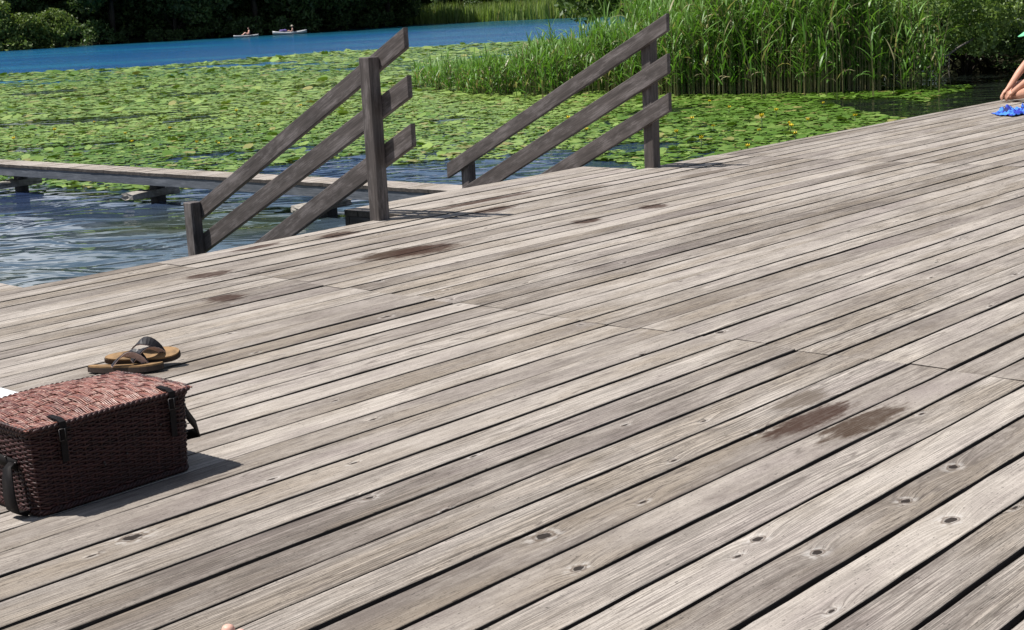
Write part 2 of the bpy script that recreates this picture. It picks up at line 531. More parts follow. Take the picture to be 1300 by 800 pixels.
# side pier running out from the deck (its corner shows at the left edge of the frame)
pk = Planks()
for i in range(38):
    y0 = 6.855 + i * .146
    pk.add(.6 + RNG.normal(0, .004), 3.77 + RNG.normal(0, .004), y0 + .003, y0 + .141, tone=float(RNG.uniform(.6, 1)))
pier = pk.build('pier', M_plank)
pier.rotation_euler = (0, 0, DECK_ROT)
tag(pier, kind='structure')
for s in (.65, 3.70):
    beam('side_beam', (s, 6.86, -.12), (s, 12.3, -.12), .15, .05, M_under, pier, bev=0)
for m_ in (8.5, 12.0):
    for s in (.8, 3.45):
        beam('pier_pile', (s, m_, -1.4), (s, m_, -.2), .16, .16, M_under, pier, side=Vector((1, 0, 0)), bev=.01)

# ------------------------------------------------------------------ bathing stairs with landing
st = empty('bathing_stairs', D(7.7, -6.86, 0), 'wooden landing of four pale boards and steps going down into the water between two railings', 'stairs', rotz=DECK_ROT)
# local frame: x along the boards (s - 7.7), y away from the deck (-n - 6.86)
for i in range(4):
    pk = Planks()
    y0 = .003 + i * .137
    pk.add(-1.25, 1.27, y0 + .002, y0 + .133, tone=float(RNG.uniform(.75, 1.0)), wav=.001)
    pk.build('landing_board', M_plank, st)
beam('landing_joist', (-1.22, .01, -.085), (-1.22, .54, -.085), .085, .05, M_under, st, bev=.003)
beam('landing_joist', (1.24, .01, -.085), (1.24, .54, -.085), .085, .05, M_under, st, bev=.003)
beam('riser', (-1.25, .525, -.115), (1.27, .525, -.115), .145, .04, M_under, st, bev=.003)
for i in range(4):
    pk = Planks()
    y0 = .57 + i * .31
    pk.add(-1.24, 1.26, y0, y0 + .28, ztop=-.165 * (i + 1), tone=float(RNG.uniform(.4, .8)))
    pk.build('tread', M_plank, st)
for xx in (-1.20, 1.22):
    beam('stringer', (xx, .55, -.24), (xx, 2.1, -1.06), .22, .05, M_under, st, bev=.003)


def railing(s_front, post_s, ends, low_n, label):
    """ends: (top z, bottom z at the upper end, slope) per rail; n of the upper end"""
    root = empty('stair_railing', D(post_s + .045, -6.81, 0), label, 'railing', 'railings on both sides of the bathing stairs', rotz=DECK_ROT)
    sx = s_front - (post_s + .045)
    for (zt, zb, slope, nu, nl) in ends:
        L = nu - nl
        bm = bmesh.new()
        y0, y1 = -nu - 6.81, -nl - 6.81
        prof = [(y0, zt), (y0, zb), (y1, zb - slope * L), (y1, zt - slope * L)]
        vs = [[bm.verts.new((xx, yy, zz)) for yy, zz in prof] for xx in (sx, sx + .04)]
        bm.faces.new(vs[0]); bm.faces.new(vs[1][::-1])
        for i in range(4):
            bm.faces.new((vs[0][i], vs[0][(i + 1) % 4], vs[1][(i + 1) % 4], vs[1][i]))
        bmesh.ops.recalc_face_normals(bm, faces=bm.faces)
        bmesh.ops.bevel(bm, geom=bm.edges[:], offset=.005, segments=2, affect='EDGES', profile=.5)
        # put local x along the rail
        ang = math.atan2(-slope, 1.0)
        ax = Vector((0, math.cos(ang), math.sin(ang))); az = Vector((0, -math.sin(ang), math.cos(ang)))
        ay = az.cross(ax)
        M = Matrix(((ax.x, ay.x, az.x, sx), (ax.y, ay.y, az.y, y0), (ax.z, ay.z, az.z, zt), (0, 0, 0, 1)))
        bm.transform(M.inverted())
        o = from_bm('rail', bm, M_rail, root)
        o.matrix_local = M
    beam('post', (0, .005, -.9), (0, .005, 1.012), .09, .09, M_rail, root, side=Vector((1, 0, 0)), bev=.006)
    beam('post', (0, low_n, -1.2), (0, low_n, .01), .09, .09, M_rail, root, side=Vector((1, 0, 0)), bev=.006)
    return root


railing(6.272, 6.18, [(1.183, 1.055, .526, -6.54, -8.86), (.897, .760, .502, -6.535, -8.83), (.606, .464, .52, -6.53, -8.83)], 1.985,
        'dark wooden railing nearer the picnic basket, its posts in front of the three sloping rails')
railing(9.0, 9.042, [(1.160, 1.030, .502, -6.58, -8.96), (.868, .720, .502, -6.583, -8.93), (.578, .438, .505, -6.58, -8.93)], 1.975,
        'dark wooden railing nearer the reeds, its three sloping rails in front of the posts')

# ------------------------------------------------------------------ narrow jetty
jt_ang = math.atan2(0.027, 1.0)
jr = empty('jetty', D(9.45, -17.3, 0), 'long narrow grey jetty low over the water in front of the lily pads', 'jetty', rotz=DECK_ROT + jt_ang)
# local x: along s, local y: away from the deck
pk = Planks()
for i in range(190):
    y0 = -10.35 + i * .146
    tone = float(RNG.uniform(.7, 1.0))
    n0 = len(pk.v)
    pk.add(0 + RNG.normal(0, .001), .37 + RNG.normal(0, .001), y0 + .001, y0 + .145, ztop=-.385, th=.034, step=.19, tone=tone)
pk.build('walkway_boards', M_plank, jr)
for xx in (.03, .345):
    beam('side_beam', (xx, -10.3, -.475), (xx, 17.2, -.475), .11, .04, M_steel, jr, bev=.003)
for i, yy in enumerate((-5.75, -2.85, .05, 2.95, 5.85, 8.75)):
    bm = bmesh.new()
    bmesh.ops.create_cube(bm, size=1)
    bmesh.ops.scale(bm, vec=(.66, .20, .075), verts=bm.verts)
    bmesh.ops.subdivide_edges(bm, edges=bm.edges[:], cuts=3, use_grid_fill=True)
    for v in bm.verts:
        v.co += Vector((random.gauss(0, .008), random.gauss(0, .008), random.gauss(0, .006)))
    o = from_bm('crossbeam', bm, M_pale, jr)
    o.location = (.16, yy, -.645)
    beam('pile', (.25, yy, -1.6), (.25, yy, -.53), .13, .16, M_under, jr, side=Vector((1, 0, 0)), bev=.03)

# ------------------------------------------------------------------ picnic basket
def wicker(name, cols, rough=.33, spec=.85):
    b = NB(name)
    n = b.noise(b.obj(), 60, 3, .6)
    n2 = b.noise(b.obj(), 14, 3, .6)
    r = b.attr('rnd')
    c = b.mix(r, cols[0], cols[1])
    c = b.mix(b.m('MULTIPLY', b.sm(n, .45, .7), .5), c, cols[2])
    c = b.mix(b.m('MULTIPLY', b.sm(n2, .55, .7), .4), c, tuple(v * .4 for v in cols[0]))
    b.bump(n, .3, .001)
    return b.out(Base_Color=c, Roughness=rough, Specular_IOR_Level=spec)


M_wicker = wicker('shaded_red_brown_wicker', [(.017, .0048, .0048), (.038, .0105, .0098), (.060, .020, .017)], .5, .35)  # body wicker, darkened in colour for the shade on the front
M_lidw = wicker('sunlit_lid_wicker', [(.085, .022, .015), (.25, .090, .060), (.55, .40, .33)], .36)  # same wicker, sun and pinkish highlights put into a lighter colour
M_core = plain('dark_basket_lining', (.020, .009, .009), .8, .2, 20)
M_leather = plain('dark_leather', (.0075, .006, .0065), .65, .3, 60, .15, bump=.2)
M_metal = plain('buckle_metal', (.07, .065, .065), .45, .2, 20, Metallic=1.0)

BL, BD, BH = .515, .36, .240
bk = empty('picnic_basket', D(2.155, -3.70, 0), 'reddish brown wicker picnic hamper with dark leather straps, standing on the deck', 'basket', rotz=DECK_ROT + .012)


def strands(paths, radius, sides, name, mat, parent, closed=False, flat=1.0):
    """many thin tubes in one mesh, each with its own random tone"""
    V, Fc, R = [], [], []
    for pts, nr in paths:
        pts = np.asarray(pts); n = len(pts)
        if closed:
            tg = np.roll(pts, -1, 0) - np.roll(pts, 1, 0)
        else:
            tg = np.gradient(pts, axis=0)
        tg /= np.linalg.norm(tg, axis=1)[:, None] + 1e-9
        nr = np.asarray(nr, float)
        if nr.ndim == 1:
            nr = np.broadcast_to(nr, pts.shape)
        sd = np.cross(tg, nr); sd /= np.linalg.norm(sd, axis=1)[:, None] + 1e-9
        up_ = np.cross(sd, tg)
        an = np.linspace(0, 2 * np.pi, sides, endpoint=False)
        rr = radius * RNG.uniform(.85, 1.12)
        ring = pts[:, None, :] + rr * (np.cos(an)[None, :, None] * sd[:, None, :] + flat * np.sin(an)[None, :, None] * up_[:, None, :])
        base = sum(len(q) for q in V)
        V.append(ring.reshape(-1, 3))
        m_ = n if closed else n - 1
        i = np.arange(m_)[:, None]; k_ = np.arange(sides)[None, :]
        i2 = (i + 1) % n; k2 = (k_ + 1) % sides
        Fc.append(np.stack([base + i * sides + k_, base + i * sides + k2, base + i2 * sides + k2, base + i2 * sides + k_], -1).reshape(-1, 4))
        R.append(np.full(n * sides, RNG.uniform()))
    V = np.concatenate(V); Fc = np.concatenate(Fc)
    me = np_mesh(name, V, Fc.ravel(), np.full(len(Fc), 4))
    point_attr(me, 'rnd', np.concatenate(R))
    return link_mesh(name, me, mat, parent, True)


# body: horizontal strands woven round upright stakes
hl, hd = BL / 2, BD / 2
cr_ = .03
def perimeter(n, grow=0.0):
    """points round a rounded rectangle with outward normals"""
    a, c = hl - cr_, hd - cr_
    segs = [((a, -hd), (0, -1), 2 * a, (-1, 0)), ]
    out = []
    per = 4 * a + 4 * c + 2 * math.pi * cr_
    for i in range(n):
        t = per * i / n
        for side in range(4):
            Ls = 2 * (a if side % 2 == 0 else c)
            if t <= Ls:
                if side == 0: p, nn = (-a + t, -hd), (0, -1)
                if side == 1: p, nn = (hl, -c + t), (1, 0)
                if side == 2: p, nn = (a - t, hd), (0, 1)
                if side == 3: p, nn = (-hl, c - t), (-1, 0)
                break
            t -= Ls
            q = math.pi * cr_ / 2
            if t <= q:
                th = t / cr_
                cx, cy, st_ = [(a, -c, -math.pi / 2), (a, c, 0), (-a, c, math.pi / 2), (-a, -c, math.pi)][side]
                an = st_ + th
                nn = (math.cos(an), math.sin(an)); p = (cx + cr_ * nn[0], cy + cr_ * nn[1])
                break
            t -= q
        out.append((*p, *nn))
    return np.array(out)


NP = 256
per = perimeter(NP)
paths = []
nrow = 34
for j in range(nrow):
    zz = .010 + j * (BH - .012) / nrow
    phs = (j % 2) * math.pi
    wv = .0034 * np.cos(np.arange(NP) * 2 * math.pi / 8 + phs) + RNG.normal(0, .0006, NP)
    taper = 1.0 - .045 * (1 - zz / BH)
    pts = np.stack([(per[:, 0]) * taper + per[:, 2] * wv, per[:, 1] * taper + per[:, 3] * wv, np.full(NP, zz) + RNG.normal(0, .0008, NP)], 1)
    nr = np.stack([per[:, 2], per[:, 3], np.zeros(NP)], 1)
    paths.append((pts, nr))
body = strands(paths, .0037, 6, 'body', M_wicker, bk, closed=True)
bm = bmesh.new()
bmesh.ops.create_cube(bm, size=1)
bmesh.ops.scale(bm, vec=(BL * .965, BD * .965, BH - .01), verts=bm.verts)
bmesh.ops.translate(bm, vec=(0, 0, BH / 2 + .003), verts=bm.verts)
bmesh.ops.bevel(bm, geom=bm.edges[:], offset=.02, segments=2, affect='EDGES')
from_bm('lining', bm, M_core, body)
stk = []
for i in range(0, NP, 4):
    px, py, nx_, ny_ = per[i]
    stk.append((np.array([[px * t_, py * t_, z_] for z_, t_ in ((.004, .957), (.08, .972), (.15, .985), (BH + .004, 1.0))]), np.array([nx_, ny_, 0.])))
strands(stk, .0036, 6, 'stakes', M_wicker, body)
# braided foot and rim borders
brd = []
for zz, g, amp in ((.010, -.012, .006), (BH - .004, .003, .0045)):
    for ph in (0, 2.09, 4.18):
        t_ = np.arange(NP) * 2 * math.pi / 6 + ph
        pts = np.stack([per[:, 0] * (1 + g / hl) + per[:, 2] * amp * np.cos(t_), per[:, 1] * (1 + g / hl) + per[:, 3] * amp * np.cos(t_), zz + amp * np.sin(t_)], 1)
        brd.append((pts, np.stack([per[:, 2], per[:, 3], np.zeros(NP)], 1)))
strands(brd, .0048, 6, 'border', M_wicker, body, closed=True)

# lid: flat strands across the depth, in brick-like groups over lengthwise stakes; slightly domed and warped
def lid_z(x, y):
    u, v = x / hl, y / hd
    return BH + .012 + .020 * (1 - u * u * .8) * (1 - v * v) + .004 * np.sin(x * 17 + 1.2) * (1 - v * v * .6) + .010 * np.clip(v, 0, 1) ** 2 * (np.sin(x * 9 + 2) * .5)


lid_over = .010
paths = []
xs_l = np.arange(-hl - lid_over, hl + lid_over, .0066)
npt = 45
ys_l = np.linspace(-hd - lid_over, hd + lid_over, npt)
nb = 7
grp, left, phase = [], 0, 0
for i in range(len(xs_l)):
    if left == 0:
        left = random.choice((5, 6, 7, 8)); phase += 1
    left -= 1
    grp.append(phase)
for i, xx in enumerate(xs_l):
    sh = math.pi * (grp[i] % 2)
    t_ = (ys_l + hd) / (2 * hd) * nb * math.pi
    prof = np.cos(t_ + sh)
    prof = np.sign(prof) * np.abs(prof) ** .45
    zz = lid_z(xx, ys_l) + .0019 * prof
    jx = xx + .0010 * np.sin(ys_l * 31 + i) + RNG.normal(0, .0005)
    pts = np.stack([np.broadcast_to(jx, npt), ys_l, zz], 1)
    paths.append((pts, np.array([0, 0, 1.])))
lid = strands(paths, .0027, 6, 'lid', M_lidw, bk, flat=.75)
rods = []
for q in range(nb + 1):
    yq = -hd + 2 * hd * q / nb
    xx = np.linspace(-hl - .008, hl + .008, 30)
    rods.append((np.stack([xx, np.full(30, yq), lid_z(xx, yq)], 1), np.array([0, 0, 1.])))
strands(rods, .0028, 6, 'lid_stakes', M_lidw, lid)
rim = []
lp = perimeter(NP)
for ph in (0, math.pi):
    t_ = np.arange(NP) * 2 * math.pi / 5 + ph
    xx = lp[:, 0] * (1 + lid_over / hl) + lp[:, 2] * .0035 * np.cos(t_)
    yy = lp[:, 1] * (1 + lid_over / hd) + lp[:, 3] * .0035 * np.cos(t_)
    zz = lid_z(np.clip(lp[:, 0], -hl, hl), np.clip(lp[:, 1], -hd, hd)) - .004 + .0035 * np.sin(t_)
    rim.append((np.stack([xx, yy, zz], 1), np.stack([lp[:, 2], lp[:, 3], np.zeros(NP)], 1)))
strands(rim, .0045, 6, 'lid_border', M_wicker, lid, closed=True)
bm = bmesh.new()
g = 16
vv = [[bm.verts.new((-hl + 2 * hl * i / g, -hd + 2 * hd * j / g, float(lid_z(-hl + 2 * hl * i / g, -hd + 2 * hd * j / g)) - .0045)) for j in range(g + 1)] for i in range(g + 1)]
for i in range(g):
    for j in range(g):
        bm.faces.new((vv[i][j], vv[i + 1][j], vv[i + 1][j + 1], vv[i][j + 1]))
from_bm('lid_lining', bm, M_core, lid)

# straps over the front, with buckles (the front faces the camera: local y = -hd)
for xx, ln in ((-.165, .11), (.19, .13)):
    bm = bmesh.new()
    zt = float(lid_z(xx, -hd))
    y_ = -hd - .016
    pts = [(xx, -hd + .045, zt + .011), (xx, -hd + .0, zt + .010), (xx, y_ - .002, zt + .004), (xx, y_ - .004, zt - .02), (xx, y_ + .002, zt - .06), (xx, y_ + .003, zt - ln)]
    strip_bm(bm, pts, (1, 0, 0), .019, .003)
    sp_ = from_bm('strap', bm, M_leather, bk)
    bm = bmesh.new()
    zc = zt - .030
    loop = [(xx - .017, y_ - .008, zc + .016), (xx + .017, y_ - .008, zc + .016), (xx + .017, y_ - .008, zc - .016), (xx - .017, y_ - .008, zc - .016), (xx - .017, y_ - .008, zc + .016)]
    tube_bm(bm, loop, .0017, 6)
    tube_bm(bm, [(xx, y_ - .010, zc + .016), (xx, y_ - .010, zc - .018)], .0013, 6)
    from_bm('buckle', bm, M_metal, sp_, True)
# upper leather band along the front right corner with rivets
for i, (xx, zz) in enumerate(((.236, .165), (.236, .140), (.236, .122), (.150, .165), (.03, .11), (-.045, .105), (-.043, .098))):
    bm = bmesh.new()
    bmesh.ops.create_uvsphere(bm, u_segments=8, v_segments=6, radius=.0035)
    from_bm('rivet', bm, M_metal, bk, True).location = (xx, -hd - .0075, zz)
# carrying loops on both ends
for sg in (-1, 1):
    bm = bmesh.new()
    x_e = sg * (hl + .004)
    if sg < 0:
        pts = [(x_e, -.100, .142), (x_e - .012, -.100, .150), (x_e - .028, -.104, .140), (x_e - .036, -.112, .110), (x_e - .040, -.118, .065), (x_e - .034, -.118, .022), (x_e - .012, -.112, .008), (x_e - .002, -.106, .010)]
        wv = (0, 1, 0)
        strip_bm(bm, pts, wv, [.022, .026, .036, .052, .060, .060, .054, .046], .004)
        pts = [(x_e - .002, -.11, .142), (x_e - .002, .06, .150)]
        strip_bm(bm, pts, (0, 0, 1), .03, .004)
    else:
        pts = [(x_e, -.145, .185), (x_e + .012, -.142, .16), (x_e + .040, -.138, .120), (x_e + .058, -.125, .088), (x_e + .060, -.07, .072), (x_e + .058, .02, .072), (x_e + .050, .07, .09), (x_e + .012, .10, .15), (x_e, .11, .175)]
        strip_bm(bm, pts, [(0, .3, 1)] * len(pts), .030, .006)
    hnd = from_bm('handle', bm, M_leather, bk, True)
    for yy, zz in ((-.11, .150), (-.06, .158)) if sg < 0 else ((-.142, .188), (.105, .178)):
        bm = bmesh.new()
        bmesh.ops.create_uvsphere(bm, u_segments=8, v_segments=6, radius=.004)
        from_bm('rivet', bm, M_metal, hnd, True).location = (x_e + sg * .006, yy, zz)

# ------------------------------------------------------------------ flip-flops
M_foot = plain('tan_footbed', (.215, .128, .058), .75, .5, 22, bump=.3)
M_outs = plain('dark_rubber_sole', (.035, .022, .017), .7, .3, 40)
M_strap = plain('black_strap', (.016, .014, .017), .5, .3, 50)
M_edge = plain('pale_strap_lining', (.42, .30, .27), .6, .2, 50)


def flip_flop(label, world, length, sgn):
    root = bpy.data.objects.new('flip_flop', None)
    root.empty_display_size = .1
    COL.objects.link(root)
    root.matrix_world = world
    tag(root, label, 'sandal', 'pair of flip-flops behind the basket')
    n = 28
    outl = []
    for i in range(n):
        t = 2 * math.pi * i / n
        xx = math.cos(t)
        w = .040 + .012 * xx + .004 * math.cos(2 * t)
        outl.append((length / 2 * xx, w * math.sin(t) + sgn * .006 * xx * xx))
    def slab(z0, z1, name, mat, shrink=1.0):
        bm = bmesh.new()
        def lift(x):
            return .012 * max(0, x / length * 2 - .3) ** 2 + .006 * max(0, -x / length * 2 - .4)
        lo = [bm.verts.new((x * shrink, y * shrink, z0 + lift(x))) for x, y in outl]
        hi = [bm.verts.new((x * shrink, y * shrink, z1 + lift(x))) for x, y in outl]
        for i in range(n):
            bm.faces.new((lo[i], lo[(i + 1) % n], hi[(i + 1) % n], hi[i]))
        # triangulated caps through the middle line
        bm.faces.new(lo[::-1]); bm.faces.new(hi)
        return from_bm(name, bm, mat, root)
    slab(0, .019, 'outsole', M_outs)
    slab(.0185, .025, 'footbed', M_foot, .975)
    bm = bmesh.new()
    bm2 = bmesh.new()
    toe = Vector((length * .27, sgn * .004, .030))
    for q in (-1, 1):
        pts, pts2 = [], []
        for i in range(11):
            t = i / 10
            p = Vector((length * (.27 - .40 * t), sgn * .004 + q * .044 * t ** .8, .028 + .042 * math.sin(math.pi * min(t * 1.02, 1)) ** .8))
            pts.append(p)
            pts2.append(p + Vector((.0, 0, -.0028)))
        wv = [(0.55, q * .35, .5 - .2 * i / 10) for i in range(11)]
        ww = [.012 + .020 * math.sin(math.pi * (.15 + .75 * i / 10)) for i in range(11)]
        strip_bm(bm, pts, wv, ww, .0035)
        strip_bm(bm2, pts2, wv, [w_ + .003 for w_ in ww], .002)
    tube_bm(bm, [(toe.x, toe.y, .02), (toe.x, toe.y, .036)], .005, 8)
    sp_ = from_bm('strap', bm, M_strap, root, False)
    from_bm('strap_lining', bm2, M_edge, sp_, False)
    return root


Mx = Matrix.Translation(Vector((-1.475, 5.43, .004))) @ Matrix.Rotation(math.radians(-3), 4, 'Z') @ Matrix.Rotation(math.radians(-5), 4, 'X')
flip_flop('tan flip-flop with black strap lying flat on the boards in front of the tilted one', Mx, .295, 1)
Mx = Matrix.Translation(Vector((-1.420, 5.495, .034))) @ Matrix.Rotation(math.radians(9), 4, 'Z') @ Matrix.Rotation(math.radians(22), 4, 'X')
flip_flop('tan flip-flop leaning tilted behind the flat one, its tan footbed turned to the camera', Mx, .285, -1)

# ------------------------------------------------------------------ towels
def cloth(name, w, d, amp, mat, label, world, seed, res=48, thick=.008, freq=7.0, fold=0.0):
    rs = np.random.default_rng(seed)
    kx = rs.uniform(-freq, freq, (7, 2)) / max(w, d) * 1.4
    ph = rs.uniform(0, 6.28, 7)
    bm = bmesh.new()
    def h(x, y):
        v = sum(math.sin(kx[i][0] * x * 3 + kx[i][1] * y * 3 + ph[i]) for i in range(7)) / 7
        return thick + amp * (abs(v) + .25 * (v + 1)) 
    top, bot = [], []
    for i in range(res + 1):
        a, c = [], []
        for j in range(res + 1):
            x = (i / res - .5) * w; y = (j / res - .5) * d
            e = min(i, j, res - i, res - j) / res
            hh = thick + (h(x, y) - thick) * min(1, .25 + e * 5)
            dx = .012 * math.sin(y * 23 + seed) * amp / .05; dy = .015 * math.sin(x * 19 + seed) * amp / .05
            a.append(bm.verts.new((x + dx, y + dy, hh))); c.append(bm.verts.new((x + dx, y + dy, max(.001, hh - thick))))
        top.append(a); bot.append(c)
    for i in range(res):
        for j in range(res):
            bm.faces.new((top[i][j], top[i + 1][j], top[i + 1][j + 1], top[i][j + 1]))
            bm.faces.new((bot[i][j + 1], bot[i + 1][j + 1], bot[i + 1][j], bot[i][j]))
    for i in range(res):
        bm.faces.new((top[i][0], bot[i][0], bot[i + 1][0], top[i + 1][0]))
        bm.faces.new((top[i + 1][res], bot[i + 1][res], bot[i][res], top[i][res]))
        bm.faces.new((top[0][i + 1], bot[0][i + 1], bot[0][i], top[0][i]))
        bm.faces.new((top[res][i], bot[res][i], bot[res][i + 1], top[res][i + 1]))
    o = from_bm(name, bm, mat, None, True)
    o.matrix_world = world
    return tag(o, label, 'towel')


M_white = plain('white_terry', (.78, .78, .79), .95, .06, 220, bump=.35)
b = NB('blue_print_cloth')
nz = b.noise(b.obj(), 16, 3, .6)
c1 = b.mix(b.sm(nz, .47, .53), (.010, .020, .30), (.045, .20, .62))
c1 = b.mix(b.sm(b.noise(b.obj(), 11, 2), .60, .64), c1, (.008, .010, .10))
M_blue = b.out(Base_Color=c1, Roughness=.8)
cloth('towel', .62, .9, .012, M_white, 'white towel lying on the deck behind the picnic basket, partly outside the frame',
      Matrix.Translation(D(2.275, -4.46, .001)) @ Matrix.Rotation(DECK_ROT + .03, 4, 'Z'), 3, thick=.014, freq=4)
cloth('cloth', .62, .34, .085, M_blue, 'crumpled bright blue patterned cloth lying on the deck in front of the seated person',
      Matrix.Translation(Vector((5.04, 14.18, .001))) @ Matrix.Rotation(.25, 4, 'Z'), 11, thick=.006, freq=13)

# ------------------------------------------------------------------ people
M_skin = plain('warm_skin', (.50, .27, .19), .5, .10, 12, spec=.35, Subsurface_Weight=.08, Subsurface_Radius=(.02, .008, .004))  # warm skin tone of the seated person
M_skin2 = plain('pale_skin', (.58, .34, .27), .5, .08, 14, spec=.35, Subsurface_Weight=.08, Subsurface_Radius=(.02, .008, .004))
M_hair = plain('brown_hair', (.035, .020, .012), .5, .4, 90)


def skin_body(name, joints, edges, mat, parent, root='pelvis', levels=2):
    """one continuous figure grown over a skeleton: joints {name: (x,y,z,r)}"""
    names = list(joints)
    me = bpy.data.meshes.new(name + '_tmp')
    me.from_pydata([joints[k][:3] for k in names], [(names.index(a), names.index(c)) for a, c in edges], [])
    o = bpy.data.objects.new(name + '_tmp', me)
    COL.objects.link(o)
    md = o.modifiers.new('skin', 'SKIN')
    md.use_smooth_shade = True
    for i, k in enumerate(names):
        sv = me.skin_vertices[0].data[i]
        r = joints[k][3]
        sv.radius = (r, joints[k][4] if len(joints[k]) > 4 else r)
        sv.use_root = (k == root)
    sb = o.modifiers.new('sub', 'SUBSURF'); sb.levels = levels; sb.render_levels = levels
    dg = bpy.context.evaluated_depsgraph_get()
    out = bpy.data.meshes.new_from_object(o.evaluated_get(dg))
    bpy.data.objects.remove(o)
    bpy.data.meshes.remove(me)
    out.name = name
    out.materials.clear()
    return link_mesh(name, out, mat, parent, True)


def hand_joints(J, E, side, wrist, aim, palm_n, s=1.0, curl=.5):
    """palm, four fingers and thumb from the wrist along aim"""
    w = Vector(wrist); a = Vector(aim).normalized(); n_ = Vector(palm_n)
    n_ = (n_ - a * n_.dot(a)).normalized(); sd = a.cross(n_)
    J[side + 'palm'] = (*(w + a * .055 * s), .026 * s, .014 * s)
    E.append((side + 'wrist', side + 'palm'))
    for q, (off, ln) in enumerate(((-.030, .062), (-.010, .072), (.010, .068), (.028, .052))):
        p0 = w + a * .085 * s + sd * off * s
        p1 = p0 + (a * math.cos(curl * .6) + n_ * math.sin(curl * .6)) * ln * .5 * s
        p2 = p1 + (a * math.cos(curl * 1.5) + n_ * math.sin(curl * 1.5)) * ln * .5 * s
        for nm, p, r in (('a', p0, .0095), ('b', p1, .0085), ('c', p2, .007)):
            J[f'{side}f{q}{nm}'] = (*p, r * s)
        E += [(side + 'palm', f'{side}f{q}a'), (f'{side}f{q}a', f'{side}f{q}b'), (f'{side}f{q}b', f'{side}f{q}c')]
    t0 = w + a * .035 * s - sd * .032 * s; t1 = t0 + (a * .7 - sd * .5 + n_ * .4) * .035 * s; t2 = t1 + (a * .85 + n_ * .4) * .028 * s
    for nm, p, r in (('a', t0, .012), ('b', t1, .010), ('c', t2, .008)):
        J[f'{side}t{nm}'] = (*p, r * s)
    E += [(side + 'palm', side + 'ta'), (side + 'ta', side + 'tb'), (side + 'tb', side + 'tc')]


def head_mesh(parent, loc, rot, mat, hair=None, s=1.0, name='head'):
    """skull with brow, nose, mouth and ears; faces local +x"""
    bm = bmesh.new()
    bmesh.ops.create_uvsphere(bm, u_segments=28, v_segments=20, radius=1)
    for v in bm.verts:
        x, y, z = v.co
        jaw = max(0, -z)
        x_, y_, z_ = x * .092, y * (.073 - .018 * jaw), z * .112
        if x > 0: x_ *= 1 - .10 * jaw
        if x < 0: x_ *= 1 - .25 * jaw
        nose = math.exp(-((y / .18) ** 2 + ((z + .12) / .25) ** 2)) * (x > 0)
        x_ += .020 * nose
        eye = sum(math.exp(-(((y - q * .40) / .16) ** 2 + ((z - .08) / .10) ** 2)) for q in (-1, 1)) * (x > 0)
        x_ -= .008 * eye
        lip = math.exp(-((y / .26) ** 2 + ((z + .46) / .07) ** 2)) * (x > 0)
        x_ += .005 * lip
        v.co = (x_, y_, z_)
    for q in (-1, 1):
        bmesh.ops.create_uvsphere(bm, u_segments=8, v_segments=6, radius=1, matrix=Matrix.Translation((-.008, q * .072, -.005)) @ Matrix.Diagonal((.020, .010, .032, 1)))
    Mt = Matrix.Translation(loc) @ rot @ Matrix.Scale(s, 4)
    bm.transform(Mt)
    return bm, Mt


def merge_into(obj, bm):
    me = obj.data
    b2 = bmesh.new(); b2.from_mesh(me)
    tmp = bpy.data.meshes.new('t'); bm.to_mesh(tmp); bm.free()
    b2.from_mesh(tmp); bpy.data.meshes.remove(tmp)
    b2.to_mesh(me); b2.free()
    me.polygons.foreach_set('use_smooth', [True] * len(me.polygons))


# seated person at the deck edge (local +x points to the left of the picture)
pr = empty('person', Vector((5.80, 15.66, 0)), 'person in mint green cap sitting on the deck edge, arm reaching to the feet', 'person', rotz=math.radians(182))
J = {'pelvis': (0, 0, .13, .13, .11), 'belly': (.03, 0, .26, .125, .10), 'chest': (.075, 0, .42, .13, .10), 'neckb': (.11, 0, .54, .065), 'neck': (.13, 0, .60, .052), 'skull': (.15, 0, .68, .06),
     'lsh': (.09, .15, .50, .055), 'lel': (.24, .22, .29, .042), 'lwrist': (.42, .12, .125, .028),
     'rsh': (.09, -.15, .50, .055), 'rel': (.27, -.14, .30, .042), 'rwrist': (.43, -.03, .14, .028),
     'lhip': (.04, .11, .11, .085), 'lknee': (.33, .33, .13, .060), 'lank': (.40, -.02, .055, .037), 'lball': (.47, -.06, .035, .030, .022),
     'rhip': (.04, -.11, .11, .085), 'rknee': (.37, -.03, .20, .062), 'rshin': (.20, -.14, .08, .052), 'rank': (.06, -.22, .05, .037), 'rball': (-.06, -.25, .035, .03, .022)}
J['lkneeb'] = (.36, .16, .085, .052)
J['rknee'] = (.40, .12 - .24, .085, .060)
J['rthigh'] = (.22, -.15, .16, .078)
E = [('pelvis', 'belly'), ('belly', 'chest'), ('chest', 'neckb'), ('neckb', 'neck'), ('neck', 'skull'),
     ('chest', 'lsh'), ('lsh', 'lel'), ('lel', 'lwrist'), ('chest', 'rsh'), ('rsh', 'rel'), ('rel', 'rwrist'),
     ('pelvis', 'lhip'), ('lhip', 'lknee'), ('lknee', 'lkneeb'), ('lkneeb', 'lank'), ('lank', 'lball'),
     ('pelvis', 'rhip'), ('rhip', 'rthigh'), ('rthigh', 'rknee'), ('rknee', 'rshin'), ('rshin', 'rank'), ('rank', 'rball')]
hand_joints(J, E, 'l', J['lwrist'][:3], (.6, -.35, -.5), (-.4, -.3, -.6), curl=.7)
hand_joints(J, E, 'r', J['rwrist'][:3], (.7, .1, -.6), (-.3, .2, -.6), curl=.7)
bd = skin_body('body', J, E, M_skin, pr)
hb, Mh = head_mesh(bd, Vector((.165, 0, .715)), Matrix.Rotation(math.radians(22), 4, 'Y'), M_skin)
merge_into(bd, hb)
bm = bmesh.new()
bmesh.ops.create_uvsphere(bm, u_segments=24, v_segments=14, radius=1)
